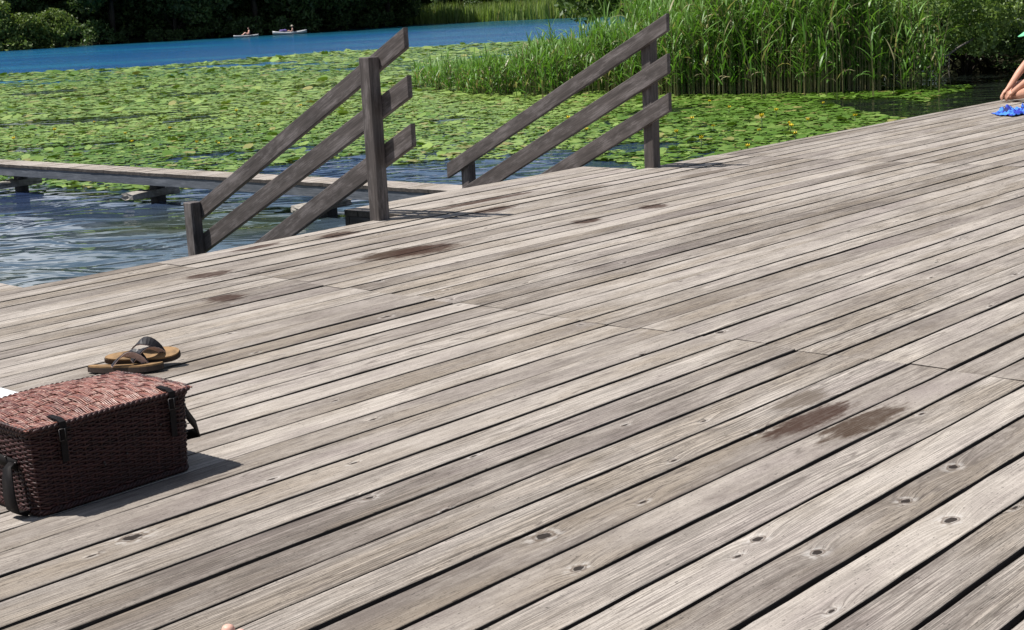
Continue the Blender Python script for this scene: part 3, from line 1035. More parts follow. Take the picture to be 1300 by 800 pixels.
for v in bm.verts:
    v.co = Vector((v.co.x * .100 - .012, v.co.y * .082, v.co.z * .100 + .016))
bmesh.ops.bisect_plane(bm, geom=bm.verts[:] + bm.edges[:] + bm.faces[:], plane_co=(.02, 0, -.01), plane_no=(.75, 0, -.62), clear_outer=True)
bm.transform(Mh)
from_bm('hair', bm, M_hair, bd, True)
M_cap = plain('mint_green_cap', (.16, .52, .28), .8, .12, 60, bump=.2)
bm = bmesh.new()
bmesh.ops.create_uvsphere(bm, u_segments=24, v_segments=14, radius=1)
for v in bm.verts:
    v.co = Vector((v.co.x * .104, v.co.y * .088, v.co.z * .112 + .018))
bmesh.ops.bisect_plane(bm, geom=bm.verts[:] + bm.edges[:] + bm.faces[:], plane_co=(0, 0, .045), plane_no=(.0, 0, -1), clear_outer=True)
rr_ = []
for i in range(13):
    a = math.radians(-62 + 124 * i / 12)
    ins = Vector((.098 * math.cos(a), .085 * math.sin(a), .046))
    outp = Vector((.100 * math.cos(a) + .085 * math.cos(a) ** .7, .088 * math.sin(a), .034 - .012 * abs(math.sin(a))))
    rr_.append([bm.verts.new(ins), bm.verts.new(outp), bm.verts.new(outp - Vector((0, 0, .007))), bm.verts.new(ins - Vector((0, 0, .007)))])
for i in range(12):
    for k in range(4):
        bm.faces.new((rr_[i][k], rr_[i][(k + 1) % 4], rr_[i + 1][(k + 1) % 4], rr_[i + 1][k]))
bm.transform(Mh)
from_bm('cap', bm, M_cap, bd, True)
bm = bmesh.new()
tube_bm(bm, [(0, 0, .06), (.005, 0, .14), (.02, 0, .22)], [.150, .155, .135], 20, cap=True, flat=.85, ref=Vector((0, 1, 0)))
from_bm('swim_shorts', bm, plain('navy_swimwear', (.02, .03, .07), .8, .2, 30), bd, True)

# person lying on the boards in front of the camera: only a toe tip reaches into the frame
py = empty('person', Vector((-.505, 1.088, 0)), 'person lying on the deck, only a bare toe reaching in at the bottom edge', 'person', rotz=math.radians(94))
# local +x: towards the feet
J = {'pelvis': (0.30, 0, .11, .15, .10), 'belly': (.12, 0, .11, .14, .10), 'chest': (-.12, 0, .12, .155, .105), 'neckb': (-.30, 0, .11, .07), 'neck': (-.36, 0, .10, .052), 'skull': (-.42, 0, .10, .06)}
E = [('pelvis', 'belly'), ('belly', 'chest'), ('chest', 'neckb'), ('neckb', 'neck'), ('neck', 'skull')]
for sd, q in (('l', 1), ('r', -1)):
    J[sd + 'sh'] = (-.22, q * .17, .11, .055); J[sd + 'el'] = (.06, q * .26, .06, .042); J[sd + 'wrist'] = (.30, q * .27, .045, .028)
    kx = 0.0 if q < 0 else -.12
    J[sd + 'hip'] = (.36, q * .10, .10, .088); J[sd + 'knee'] = (.80 + kx * .5, q * .11, .10, .058); J[sd + 'calf'] = (.95 + kx, q * .11, .075, .055)
    J[sd + 'ank'] = (1.22 + kx, q * .10, .075, .036); J[sd + 'heel'] = (1.265 + kx, q * .10, .05, .034)
    J[sd + 'mid'] = (1.295 + kx, q * .105, .13, .036, .026); J[sd + 'ball'] = (1.315 + kx, q * .11, .19, .042, .020)
    E += [('chest', sd + 'sh'), (sd + 'sh', sd + 'el'), (sd + 'el', sd + 'wrist'), ('pelvis', sd + 'hip'), (sd + 'hip', sd + 'knee'), (sd + 'knee', sd + 'calf'),
          (sd + 'calf', sd + 'ank'), (sd + 'ank', sd + 'heel'), (sd + 'ank', sd + 'mid'), (sd + 'mid', sd + 'ball')]
    for t_ in range(5):
        yy = q * (.072 + .019 * t_ + (.002 if t_ else 0)); ln = (.062, .050, .045, .040, .032)[t_]; r_ = (.0135, .0095, .009, .009, .008)[t_]
        J[f'{sd}t{t_}a'] = (1.318 + kx, yy, .205, r_); J[f'{sd}t{t_}b'] = (1.326 + kx, yy, .205 + ln * .9, r_ * .95)
        E += [(sd + 'ball', f'{sd}t{t_}a'), (f'{sd}t{t_}a', f'{sd}t{t_}b')]
    hand_joints(J, E, sd, J[sd + 'wrist'][:3], (1, 0, -.05), (0, 0, -1), curl=.25)
bd = skin_body('body', J, E, M_skin2, py)
hb, Mh = head_mesh(bd, Vector((-.50, 0, .115)), Matrix.Rotation(math.radians(-90), 4, 'Y'), M_skin2)
merge_into(bd, hb)
bm = bmesh.new()
bmesh.ops.create_uvsphere(bm, u_segments=24, v_segments=14, radius=1)
for v in bm.verts:
    v.co = Vector((v.co.x * .100 - .012, v.co.y * .082, v.co.z * .108 + .012))
bmesh.ops.bisect_plane(bm, geom=bm.verts[:] + bm.edges[:] + bm.faces[:], plane_co=(.02, 0, -.01), plane_no=(.75, 0, -.62), clear_outer=True)
bm.transform(Mh)
from_bm('hair', bm, M_hair, bd, True)
bm = bmesh.new()
tube_bm(bm, [(.16, 0, .11), (.30, 0, .112), (.42, 0, .11)], [.158, .172, .168], 20, flat=.72, ref=Vector((0, 0, 1)))
from_bm('swim_shorts', bm, bpy.data.materials['navy_swimwear'], bd, True)

# ------------------------------------------------------------------ boats on the far water
def hull(name, L, W, Hh, mat, parent, rocker=.06):
    bm = bmesh.new()
    n = 15
    ring = []
    for i in range(n):
        t = i / (n - 1) * 2 - 1
        w = W / 2 * (1 - abs(t) ** 2.6) ** .7 + .01
        z = rocker * t * t
        ring.append([bm.verts.new((t * L / 2, y * w, z + zz)) for y, zz in ((-1, Hh * .6), (-.75, .0), (0, -.03), (.75, .0), (1, Hh * .6), (.7, Hh), (0, Hh * 1.08), (-.7, Hh))])
    for i in range(n - 1):
        for k in range(8):
            bm.faces.new((ring[i][k], ring[i][(k + 1) % 8], ring[i + 1][(k + 1) % 8], ring[i + 1][k]))
    bm.faces.new(ring[0][::-1]); bm.faces.new(ring[-1])
    bmesh.ops.recalc_face_normals(bm, faces=bm.faces)
    return from_bm(name, bm, mat, parent, True)


M_board = plain('white_board', (.40, .41, .43), .35, .06, 4)
M_pad = plain('grey_deck_pad', (.25, .30, .36), .8, .1, 20)
M_purple = plain('purple_cloth', (.10, .07, .22), .8, .2, 20)
M_red = plain('dark_red_shorts', (.14, .02, .04), .8, .2, 20)
M_hat = plain('pale_sun_hat', (.72, .66, .55), .8, .1, 20)
pb = empty('paddle_board', Vector((-24.4, 145.8, WATER)), 'white paddle board drifting on the far lake by the wooded shore, left of the kayak', 'paddle board', rotz=math.radians(48))
hl_ = hull('board', 3.1, .82, .16, M_board, pb)
bm = bmesh.new(); bmesh.ops.create_cube(bm, size=1); bmesh.ops.scale(bm, vec=(1.4, .5, .012), verts=bm.verts); bmesh.ops.translate(bm, vec=(-.3, 0, .185), verts=bm.verts)
bmesh.ops.bevel(bm, geom=[e for e in bm.edges if abs(e.verts[0].co.z - e.verts[1].co.z) > .005], offset=.12, segments=4, affect='EDGES')
from_bm('deck_pad', bm, M_pad, pb)


def small_sitter(label, loc, rotz, cloth_mat, hat_mat=None):
    r_ = empty('person', loc, label, 'person', rotz=rotz)
    r_.scale = (.85, .85, .85)
    J = {'pelvis': (0, 0, .10, .14, .11), 'chest': (-.05, 0, .40, .15, .11), 'neck': (-.03, 0, .58, .055), 'skull': (-.02, 0, .66, .06),
         'lsh': (-.04, .17, .50, .06), 'lel': (.02, .27, .27, .045), 'lwrist': (.18, .24, .12, .035), 'lhand': (.27, .22, .08, .03),
         'rsh': (-.04, -.17, .50, .06), 'rel': (.02, -.27, .27, .045), 'rwrist': (.18, -.24, .12, .035), 'rhand': (.27, -.22, .08, .03),
         'lhip': (.08, .10, .09, .09), 'lknee': (.42, .14, .28, .065), 'lank': (.70, .12, .05, .045), 'lfoot': (.84, .12, .04, .04),
         'rhip': (.08, -.10, .09, .09), 'rknee': (.42, -.14, .28, .065), 'rank': (.70, -.12, .05, .045), 'rfoot': (.84, -.12, .04, .04)}
    E = [('pelvis', 'chest'), ('chest', 'neck'), ('neck', 'skull'), ('chest', 'lsh'), ('lsh', 'lel'), ('lel', 'lwrist'), ('lwrist', 'lhand'), ('chest', 'rsh'), ('rsh', 'rel'), ('rel', 'rwrist'), ('rwrist', 'rhand'),
         ('pelvis', 'lhip'), ('lhip', 'lknee'), ('lknee', 'lank'), ('lank', 'lfoot'), ('pelvis', 'rhip'), ('rhip', 'rknee'), ('rknee', 'rank'), ('rank', 'rfoot')]
    bd = skin_body('body', J, E, M_skin2, r_, levels=1)
    hb, Mh = head_mesh(bd, Vector((0, 0, .74)), Matrix.Identity(4), M_skin2)
    merge_into(bd, hb)
    bm = bmesh.new()
    tube_bm(bm, [(0, 0, .03), (-.01, 0, .13), (-.02, 0, .22)], [.155, .165, .15], 14, flat=.85, ref=Vector((0, 1, 0)))
    from_bm('shorts', bm, cloth_mat, bd, True)
    bm = bmesh.new()
    if hat_mat:
        tube_bm(bm, [(0, 0, .77), (0, 0, .785)], [.20, .19], 18); tube_bm(bm, [(0, 0, .785), (0, 0, .86), (0, 0, .885)], [.105, .10, .06], 18)
        from_bm('sun_hat', bm, hat_mat, bd, True)
    else:
        bmesh.ops.create_uvsphere(bm, u_segments=14, v_segments=10, radius=.1, matrix=Matrix.Translation((-.02, 0, .775)) @ Matrix.Diagonal((1.02, .85, .9, 1)))
        from_bm('hair', bm, M_hair, bd, True)
    return bd


p1 = small_sitter('person in dark red shorts sitting on the white paddle board on the far lake', Vector((-24.15, 145.9, WATER + .19)), math.radians(200), M_red)
ky = empty('kayak', Vector((-20.4, 147.6, WATER)), 'pale kayak on the far lake by the wooded shore, right of the paddle board', 'kayak', rotz=math.radians(25))
hull('hull', 3.5, .74, .26, M_board, ky, .14)
bm = bmesh.new(); tube_bm(bm, [(.55 * math.cos(a) + .15, .24 * math.sin(a), .285) for a in np.linspace(0, 2 * math.pi, 25)], .02, 6, cap=False)
from_bm('cockpit_rim', bm, M_under, ky, True)
bm = bmesh.new(); bmesh.ops.create_icosphere(bm, subdivisions=3, radius=1, matrix=Matrix.Translation((-.65, 0, .38)) @ Matrix.Diagonal((.42, .25, .16, 1)))
for v in bm.verts: v.co += Vector((0, 0, .03 * math.sin(v.co.x * 11) * math.cos(v.co.y * 14)))
bg = from_bm('bag', bm, M_purple, None, True)
bg.matrix_world = Matrix.Translation(Vector((-20.4, 147.6, WATER))) @ Matrix.Rotation(math.radians(25), 4, 'Z')
tag(bg, 'purple bag lying on the end of the pale kayak', 'bag')
small_sitter('person in a pale sun hat sitting in the kayak on the far lake', Vector((-20.15, 147.6, WATER + .16)), math.radians(188), M_purple, M_hat)

# ------------------------------------------------------------------ vegetation materials
def leaf_mat(name, a, c, d, rough=.5, transl=.25, attr='tint'):
    b = NB(name)
    t = b.attr(attr)
    n = b.noise(b.obj(), 1.3, 3)
    col = b.mix(b.sm(t, 0.0, .7), a, c)
    col = b.mix(b.sm(t, .80, .96), col, d)
    col = b.mix(b.m('MULTIPLY', b.sm(n, .4, .65), .35), col, tuple(v * .6 for v in a))
    b.out(Base_Color=col, Roughness=rough, Specular_IOR_Level=.4)
    tr = b.node('ShaderNodeBsdfTranslucent')
    b.put(tr.inputs[0], b.mix(1.0, col, (1.5, 1.6, .8), 'MULTIPLY'))
    mx = b.node('ShaderNodeMixShader', [transl])
    b.t.links.new(b.bsdf.outputs[0], mx.inputs[1]); b.t.links.new(tr.outputs[0], mx.inputs[2])
    b.t.links.new(mx.outputs[0], b.t.nodes['Material Output'].inputs[0])
    return b.mat


M_padleaf = leaf_mat('lily_pad_leaf', (.075, .155, .014), (.225, .320, .075), (.25, .235, .075), .42, .12)
M_reed = leaf_mat('reed_leaf', (.060, .150, .018), (.130, .255, .045), (.30, .26, .15), .45, .30)
M_farreed = leaf_mat('far_reed_leaf', (.14, .215, .055), (.25, .330, .10), (.32, .28, .15), .6, .35)
M_tree = leaf_mat('tree_leaf', (.034, .066, .022), (.085, .140, .040), (.15, .19, .06), .5, .25)
M_lighttree = leaf_mat('willow_leaf', (.080, .125, .028), (.150, .205, .050), (.15, .18, .05), .5, .25)
M_bush = leaf_mat('bush_leaf', (.10, .175, .045), (.24, .33, .10), (.30, .33, .15), .36, .32)
M_bark = plain('dark_bark', (.045, .036, .028), .9, .35, 6, bump=.5)
M_twig = plain('grey_twig', (.115, .10, .085), .85, .3, 20, bump=.3)

# ------------------------------------------------------------------ lily pads
def inside(poly, x, y):
    c = np.zeros(len(x), bool)
    n = len(poly)
    for i in range(n):
        x0, y0 = poly[i]; x1, y1 = poly[(i + 1) % n]
        cond = ((y0 > y) != (y1 > y)) & (x < (x1 - x0) * (y - y0) / (y1 - y0 + 1e-12) + x0)
        c ^= cond
    return c


_k = RNG.normal(0, 1, (14, 2)); _p = RNG.uniform(0, 6.28, 14)


def fnoise(x, y, f):
    v = 0
    for i in range(14):
        v = v + np.sin((_k[i, 0] * x + _k[i, 1] * y) * f * (1 + .25 * (i % 4)) + _p[i])
    return v / 14 ** .5


def dn(s, n):
    p = D(s, n); return (p.x, p.y)


PADS = [(-40, 74), (-22.4, 67.3), (-15.3, 67.5), (-9.2, 76), (-3.7, 77), (4, 78), (12, 60), (10, 40), (9, 28.2), (7.8, 26.6), (6.9, 24.2), (6.4, 22.9), dn(16.9, -9.6), dn(15.4, -7.6), dn(12.2, -7.2), dn(11.8, -8.2),
        (1.6, 18.0), (.9, 19.6), (.1, 19.7), (-.8, 19.9), (-1.4, 19.6), (-2.2, 21.2), (-3.0, 20.1), dn(10.4, -15.0), dn(10.05, -16.5), dn(9.7, -27.5), (-40, 38)]
pads_v, pads_t = [], []
bands = [(14, 34, .112, .082), (34, 56, .165, .118), (56, 82, .235, .162)]
ang = np.radians(np.array([8, 50, 95, 140, 180, 220, 265, 310, 352]))
for r0, r1, step, rad in bands:
    gx, gy = np.meshgrid(np.arange(-42, 16, step), np.arange(r0 * .7, r1 + 1, step))
    x = gx.ravel() + RNG.uniform(-.45, .45, gx.size) * step; y = gy.ravel() + RNG.uniform(-.45, .45, gx.size) * step
    rr = np.hypot(x, y)
    ok = (rr >= r0) & (rr < r1) & inside(PADS, x, y)
    x, y = x[ok], y[ok]
    # scattered holes and thinner patches
    hole = fnoise(x, y, .9) + .45 * fnoise(y + 7, x - 3, 2.6)
    ok = (hole > -.97) & (RNG.uniform(0, 1, len(x)) < .90)
    # no pads under the thick of the right-hand shadowed corner
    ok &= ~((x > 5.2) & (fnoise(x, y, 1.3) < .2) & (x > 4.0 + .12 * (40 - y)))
    x, y = x[ok], y[ok]
    N = len(x)
    R_ = rad * np.clip(RNG.lognormal(-.12, .28, N), .42, 1.5)
    rot = RNG.uniform(0, 6.28, N)
    sc = np.abs(RNG.normal(0, .060, N)); odd = RNG.uniform(0, 1, N) < .04
    sc[odd] += RNG.uniform(.1, .4, odd.sum())
    td = RNG.uniform(0, 6.28, N)
    zb = RNG.uniform(.004, .030, N) + R_ * np.sin(np.minimum(sc, .6)) * .8
    a = ang[None, :] + rot[:, None]
    px = np.cos(a) * R_[:, None] * RNG.uniform(.9, 1.06, (N, 9)); py_ = np.sin(a) * R_[:, None] * RNG.uniform(.9, 1.06, (N, 9))
    # notch point near the centre
    px = np.concatenate([px, np.cos(rot)[:, None] * R_[:, None] * .15], 1); py_ = np.concatenate([py_, np.sin(rot)[:, None] * R_[:, None] * .15], 1)
    slope = np.tan(sc)[:, None] * (px * np.cos(td)[:, None] + py_ * np.sin(td)[:, None])
    curl = RNG.uniform(-.004, .014, (N, 10)); curl[:, 9] = 0
    zz = WATER + zb[:, None] + slope + curl
    v = np.stack([px + x[:, None], py_ + y[:, None], np.maximum(zz, WATER + .003)], -1)
    pads_v.append(v.reshape(-1, 3))
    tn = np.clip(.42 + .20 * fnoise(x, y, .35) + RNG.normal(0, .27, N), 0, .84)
    tn = np.clip(tn - .34 * np.clip((x - .5) / 3.0, 0, 1) - .10 * np.clip((34 - y) / 14, 0, 1), 0, .84)  # sky glare painted in: pads keep a paler tint towards the left
    tn[RNG.uniform(0, 1, N) < .045] = .97
    pads_t.append(np.repeat(tn, 10))
PV = np.concatenate(pads_v); NPD = len(PV) // 10
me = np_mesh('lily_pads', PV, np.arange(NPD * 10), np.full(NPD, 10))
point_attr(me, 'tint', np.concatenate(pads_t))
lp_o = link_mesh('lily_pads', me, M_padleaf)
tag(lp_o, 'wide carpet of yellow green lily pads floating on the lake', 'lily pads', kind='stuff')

# yellow flowers standing above the pads
M_yellow = plain('yellow_petal', (.72, .55, .03), .5, .15, 40)
M_stem = plain('flower_stem', (.06, .10, .03), .6, .2, 20)


def flower_proto():
    bm = bmesh.new()
    for k in range(6):
        a = k * math.pi / 3
        c0 = Vector((0, 0, .10))
        o_ = Vector((math.cos(a), math.sin(a), 0)); s_ = Vector((-o_.y, o_.x, 0))
        pts = [c0, c0 + o_ * .022 + s_ * .018 + Vector((0, 0, .012)), c0 + o_ * .028 + Vector((0, 0, .040)), c0 + o_ * .022 - s_ * .018 + Vector((0, 0, .012))]
        bm.faces.new([bm.verts.new(p) for p in pts])
    bmesh.ops.create_uvsphere(bm, u_segments=8, v_segments=6, radius=.014, matrix=Matrix.Translation((0, 0, .118)))
    fl = from_bm('water_lily_flower', bm, M_yellow)
    bm = bmesh.new()
    tube_bm(bm, [(.012, 0, -.1), (.004, 0, .02), (0, 0, .102)], [.006, .006, .006], 6)
    from_bm('stem', bm, M_stem, fl, True)
    return fl


fl0 = flower_proto()
spots = [(-4.75, 23.7), (-4.62, 23.9), (-4.9, 23.55), (-4.5, 23.4), (-4.4, 23.95)]
fx = [(1000, 165), (1003, 168), (890, 188), (925, 145), (858, 178), (905, 167), (965, 173), (1085, 155), (900, 135), (968, 162), (878, 158), (1046, 138), (985, 150), (1025, 160), (950, 195), (1010, 178),
      (20, 185), (160, 178), (68, 175), (168, 190), (120, 160), (215, 170), (300, 150), (330, 165), (380, 140), (95, 140), (240, 125), (660, 165), (700, 180), (745, 172), (720, 160), (780, 180)]


def on_water(px, py_):
    ray = fw + r2 * ((px - 650) / F_PX) - u2 * ((py_ - 400) / F_PX)
    t = (WATER + .02 - CAM_H) / ray.z
    return ray * t


flw = [(x, y, 1) for x, y in spots] + [(on_water(*q).x, on_water(*q).y, 0) for q in fx]
for i, (x, y, c) in enumerate(flw):
    if i == 0:
        o = fl0
    else:
        o = fl0.copy(); COL.objects.link(o)
        ch = fl0.children[0].copy(); COL.objects.link(ch); ch.parent = o
    o.location = (x, y, WATER + .01)
    o.rotation_euler = (random.gauss(0, .12), random.gauss(0, .12), random.uniform(0, 6))
    s_ = random.uniform(.75, 1.2)
    o.scale = (s_, s_, s_ * random.uniform(.8, 1.35))
    if c:
        tag(o, 'yellow water lily flower in the small cluster just beyond the jetty', 'flower', 'yellow lily flowers clustered beyond the jetty')
    else:
        tag(o, 'single yellow water lily flower scattered among the floating pads, away from the cluster', 'flower', 'yellow lily flowers scattered over the pads')

# ------------------------------------------------------------------ reeds
def ribbons(P0, az, L, W, th0, bend, segs=4, tint=None, twist=None):
    """many leaf blades at once: start points, heading, length, width, start angle from vertical, total bend"""
    N = len(P0)
    rows_ = []
    pos = P0.copy()
    dirh = np.stack([np.cos(az), np.sin(az), np.zeros(N)], 1)
    side = np.stack([-np.sin(az), np.cos(az), np.zeros(N)], 1)
    if twist is not None:
        side = side * np.cos(twist)[:, None] + np.array([0, 0, 1.])[None] * np.sin(twist)[:, None]
    prof = np.array([.55, 1.0, .85, .55, .04]) if segs == 4 else np.array([.8, 1.0, .05])
    for k in range(segs + 1):
        w = (W * prof[k])[:, None] * .5
        rows_.append(np.stack([pos - side * w, pos + side * w], 1))
        th = th0 + bend * (k + .5) / segs
        pos = pos + (dirh * np.sin(th)[:, None] + np.array([0, 0, 1.])[None] * np.cos(th)[:, None]) * (L / segs)[:, None]
    V = np.stack(rows_, 1)                                  # N, segs+1, 2, 3
    n_ = (segs + 1) * 2
    base = (np.arange(N) * n_)[:, None]
    q = np.array([[2 * k, 2 * k + 1, 2 * k + 3, 2 * k + 2] for k in range(segs)])
    Fc = (base[:, :, None] + q[None]).reshape(-1, 4)
    return V.reshape(-1, 3), Fc, np.repeat(tint, n_)


def reed_bed(name, X, Y, Hh, leaves, mat, lw=(.020, .044), ll=(.34, .70), zbase=WATER, dead=.15):
    N = len(X)
    V, Fc, T = [], [], []
    lean = RNG.normal(0, .07, (N, 2))
    base = np.stack([X, Y, np.full(N, zbase - .15)], 1)
    # stems: two crossed thin ribbons
    for a0 in (0, 1.57):
        az = RNG.uniform(0, 6.28, N) * 0 + a0
        # a stem follows its lean
        v0 = base; n_ = 4
        rows_ = []
        for k in range(n_):
            t = k / (n_ - 1)
            c = base + np.stack([lean[:, 0] * t * t * Hh, lean[:, 1] * t * t * Hh, t * (Hh + .15)], 1)
            w = (.009 * (1 - .6 * t))
            sd = np.array([math.cos(a0), math.sin(a0), 0]) * w
            rows_.append(np.stack([c - sd, c + sd], 1))
        v = np.stack(rows_, 1)
        b0 = (np.arange(N) * n_ * 2)[:, None]
        q = np.array([[2 * k, 2 * k + 1, 2 * k + 3, 2 * k + 2] for k in range(n_ - 1)])
        off = sum(len(z_) for z_ in V)
        V.append(v.reshape(-1, 3)); Fc.append((b0[:, :, None] + q[None]).reshape(-1, 4) + off)
        T.append(np.repeat(np.where(RNG.uniform(0, 1, N) < .8, .98, .3), n_ * 2))
    for k in range(leaves):
        t = np.clip((k + .6 + RNG.uniform(-.4, .4, N)) / leaves * .80 + .20, .12, 1.0)
        c = base + np.stack([lean[:, 0] * t * t * Hh, lean[:, 1] * t * t * Hh, t * (Hh + .15)], 1)
        az = k * 2.6 + RNG.normal(0, .7, N) + RNG.uniform(0, 6.28, N) * (k == 0)
        L = RNG.uniform(*ll, N) * np.clip(.75 + .35 * t, 0, 1.1) * np.clip(Hh / 2.0, .45, 1)
        W = RNG.uniform(*lw, N)
        th0 = RNG.uniform(.25, .75, N) * np.where(t > .9, .5, 1)
        bend = RNG.uniform(.1, 1.0, N) + (RNG.uniform(0, 1, N) < .24) * 1.3
        tint = np.clip(.15 + .55 * t + RNG.normal(0, .16, N), 0, .84)
        isdead = RNG.uniform(0, 1, N) < dead * (1.6 - 1.5 * t)
        tint = np.where(isdead, .98, tint)
        v, f, tt = ribbons(c, az, L, W, th0, bend, 4, tint, RNG.uniform(-.5, .5, N))
        off = sum(len(z_) for z_ in V)
        V.append(v); Fc.append(f + off); T.append(tt)
    V = np.concatenate(V); Fc = np.concatenate(Fc)
    me = np_mesh(name, V, Fc.ravel(), np.full(len(Fc), 4))
    point_attr(me, 'tint', np.concatenate(T))
    return link_mesh(name, me, mat)


# front line of the bed (world x -> y), from the thin left end to the bush
fx_ = np.array([-2.4, -1.5, 0.0, 1.0, 2.1, 3.4, 4.9, 6.9, 8.6, 10.5, 13.0])
fy_ = np.array([40.0, 37.0, 32.6, 32.0, 32.2, 29.8, 29.2, 28.2, 28.6, 30.0, 31.5])
N = 5200
X = np.concatenate([RNG.uniform(-2.4, 7.3, N - 150), RNG.uniform(7.1, 8.5, 150)])
depth = RNG.uniform(0, 1, N) ** 1.4
dmax = np.interp(X, [-2.4, 0, 2, 4, 10], [2.0, 4.0, 5.0, 6.5, 5.0])
Y = np.interp(X, fx_, fy_) + depth * dmax + fnoise(X, X * .3, 2.2) * .5 - (RNG.uniform(0, 1, N) < .05) * RNG.uniform(.2, 1.6, N)
Hh = np.interp(X, [-2.4, -1.0, 0, .9, 1.8, 2.6, 3.5, 5, 10], [.50, .66, .82, 1.02, 1.2, 1.4, 2.2, 2.7, 2.7]) * RNG.uniform(.72, 1.14, N)
Hh *= np.where(X < 3, 1.02 - .3 * depth, np.clip(.72 + .5 * depth, .72, 1.05))
keep = RNG.uniform(0, 1, N) < np.interp(X, [-2.4, -1.2, .5, 2, 4, 7.3, 8.3], [.06, .22, .50, .85, 1, 1, .9])
Hh *= 1 + .17 * fnoise(X * 1.7, Y * .6, 1.5)
Hh *= np.where(RNG.uniform(0, 1, N) < .05, RNG.uniform(1.05, 1.4, N), 1.0)
Hh *= np.where(X > 7.1, RNG.uniform(.35, .95, N), 1.0)
keep &= (fnoise(X, Y, 1.6) > -1.3)
X, Y, Hh = X[keep], Y[keep], Hh[keep]
rd = reed_bed('reed_bed', X, Y, Hh, 9, M_reed)
tag(rd, 'dense bed of tall bright green reeds growing out of the lake beyond the far railing', 'reeds', kind='stuff')

# thin reed belt on the far peninsula
N = 7000
az_ = np.radians(RNG.uniform(-4.15, 9.5, N))
dep = RNG.uniform(0, 1, N) ** 1.2
rr = np.array([shore_r(a) for a in np.maximum(az_, np.radians(-3.35))]) + dep * 10 - 1.2 + 2.5 * (az_ < np.radians(-3.6))
X, Y = np.sin(az_) * rr, np.cos(az_) * rr
Hh = RNG.uniform(1.3, 2.2, N) * (1 + .15 * fnoise(X, Y, .5)) + dep * .5
base = np.stack([X, Y, np.full(N, WATER - .2)], 1)
v, f, tt = ribbons(base, RNG.uniform(0, 6.28, N), Hh + .2, RNG.uniform(.10, .20, N), np.abs(RNG.normal(0, .10, N)), RNG.uniform(0, .35, N), 4,
                   np.clip(RNG.normal(.45, .25, N), 0, 1.0))
me = np_mesh('far_reeds', v, f.ravel(), np.full(len(f), 4))
point_attr(me, 'tint', tt)
fr_ = link_mesh('far_reeds', me, M_farreed)
tag(fr_, 'low olive reed belt along the far peninsula in front of the dark wood', 'reeds', kind='stuff')

# ------------------------------------------------------------------ trees and shrubs
def leaf_cloud(centres, radii, n_each, size, rs, squash=.8, aspect=.55):
    """leaf-sized folded faces spread through clumps"""
    V, T = [], []
    for (c, r) in zip(centres, radii):
        n = max(6, int(n_each * (r ** 2)))
        d = rs.normal(0, 1, (n, 3)); d /= np.linalg.norm(d, axis=1)[:, None]
        p = np.asarray(c) + d * (r * rs.uniform(.35, 1.05, n) ** .6)[:, None] * np.array([1, 1, squash])
        a = rs.normal(0, 1, (n, 3)); a /= np.linalg.norm(a, axis=1)[:, None]
        bb = np.cross(a, rs.normal(0, 1, (n, 3))); bb /= np.linalg.norm(bb, axis=1)[:, None]
        nn = np.cross(a, bb)
        s = size * rs.uniform(.6, 1.25, n)[:, None]
        quad = np.stack([p - a * s, p + bb * s * aspect + nn * s * .18, p + a * s, p - bb * s * aspect + nn * s * .18], 1)
        V.append(quad.reshape(-1, 3))
        tone = np.clip(rs.normal(.42, .15) + rs.normal(0, .16, n), 0, 1)
        T.append(np.repeat(tone, 4))
    V = np.concatenate(V); T = np.concatenate(T)
    return V, T


def tree_proto(seed, H, R, base_h, mat, size, n_each, clumps):
    rs = np.random.default_rng(seed)
    root = bpy.data.objects.new('tree', None)
    root.empty_display_size = .3
    COL.objects.link(root)
    bm = bmesh.new()
    tr = [(rs.normal(0, .12) * i, rs.normal(0, .12) * i, H * .85 * i / 6 - (.4 if i == 0 else 0)) for i in range(7)]
    tube_bm(bm, tr, [.28 * (1 - i / 7.5) * H / 14 + .03 for i in range(7)], 9)
    cs, rd_ = [], []
    for k in range(clumps):
        a = rs.uniform(0, 6.28); u = rs.uniform(0, 1)
        z = base_h + (H - base_h) * u
        prof = math.sin(math.pi * min(1, .18 + .82 * u)) ** .7
        rr_ = R * prof * rs.uniform(.45, 1.0) + .2
        cs.append((rr_ * math.cos(a), rr_ * math.sin(a), z)); rd_.append(rs.uniform(.75, 1.35) * R / 4.2)
    for k in range(0, clumps, 4):
        c = cs[k]; z0 = max(.8, c[2] - rs.uniform(1.0, 2.5))
        i = min(5, int(z0 / (H * .85) * 6))
        p0 = Vector(tr[i]).lerp(Vector(tr[i + 1]), .5)
        mid = p0.lerp(Vector(c), .5) + Vector((0, 0, .3))
        tube_bm(bm, [p0, mid, c], [.09 * H / 14, .06 * H / 14, .02], 6)
    from_bm('trunk', bm, M_bark, root, True)
    V, T = leaf_cloud(cs, rd_, n_each, size, rs)
    n = len(V) // 4
    me = np_mesh('crown', V, np.arange(n * 4), np.full(n, 4))
    point_attr(me, 'tint', T)
    link_mesh('crown', me, mat, root)
    return root


def put(proto, first, loc, rz, sc, label, cat, group, used):
    if not used:
        o = proto
    else:
        o = proto.copy(); COL.objects.link(o)
        for ch in list(proto.children):
            c = ch.copy(); COL.objects.link(c); c.parent = o
    o.location = loc; o.rotation_euler = (0, 0, rz); o.scale = (sc, sc, sc)
    return tag(o, label, cat, group)


def polar(az_deg, d):
    a = math.radians(az_deg); r = shore_r(a) + d
    return Vector((math.sin(a) * r, math.cos(a) * r, ground_z(d) - .1))


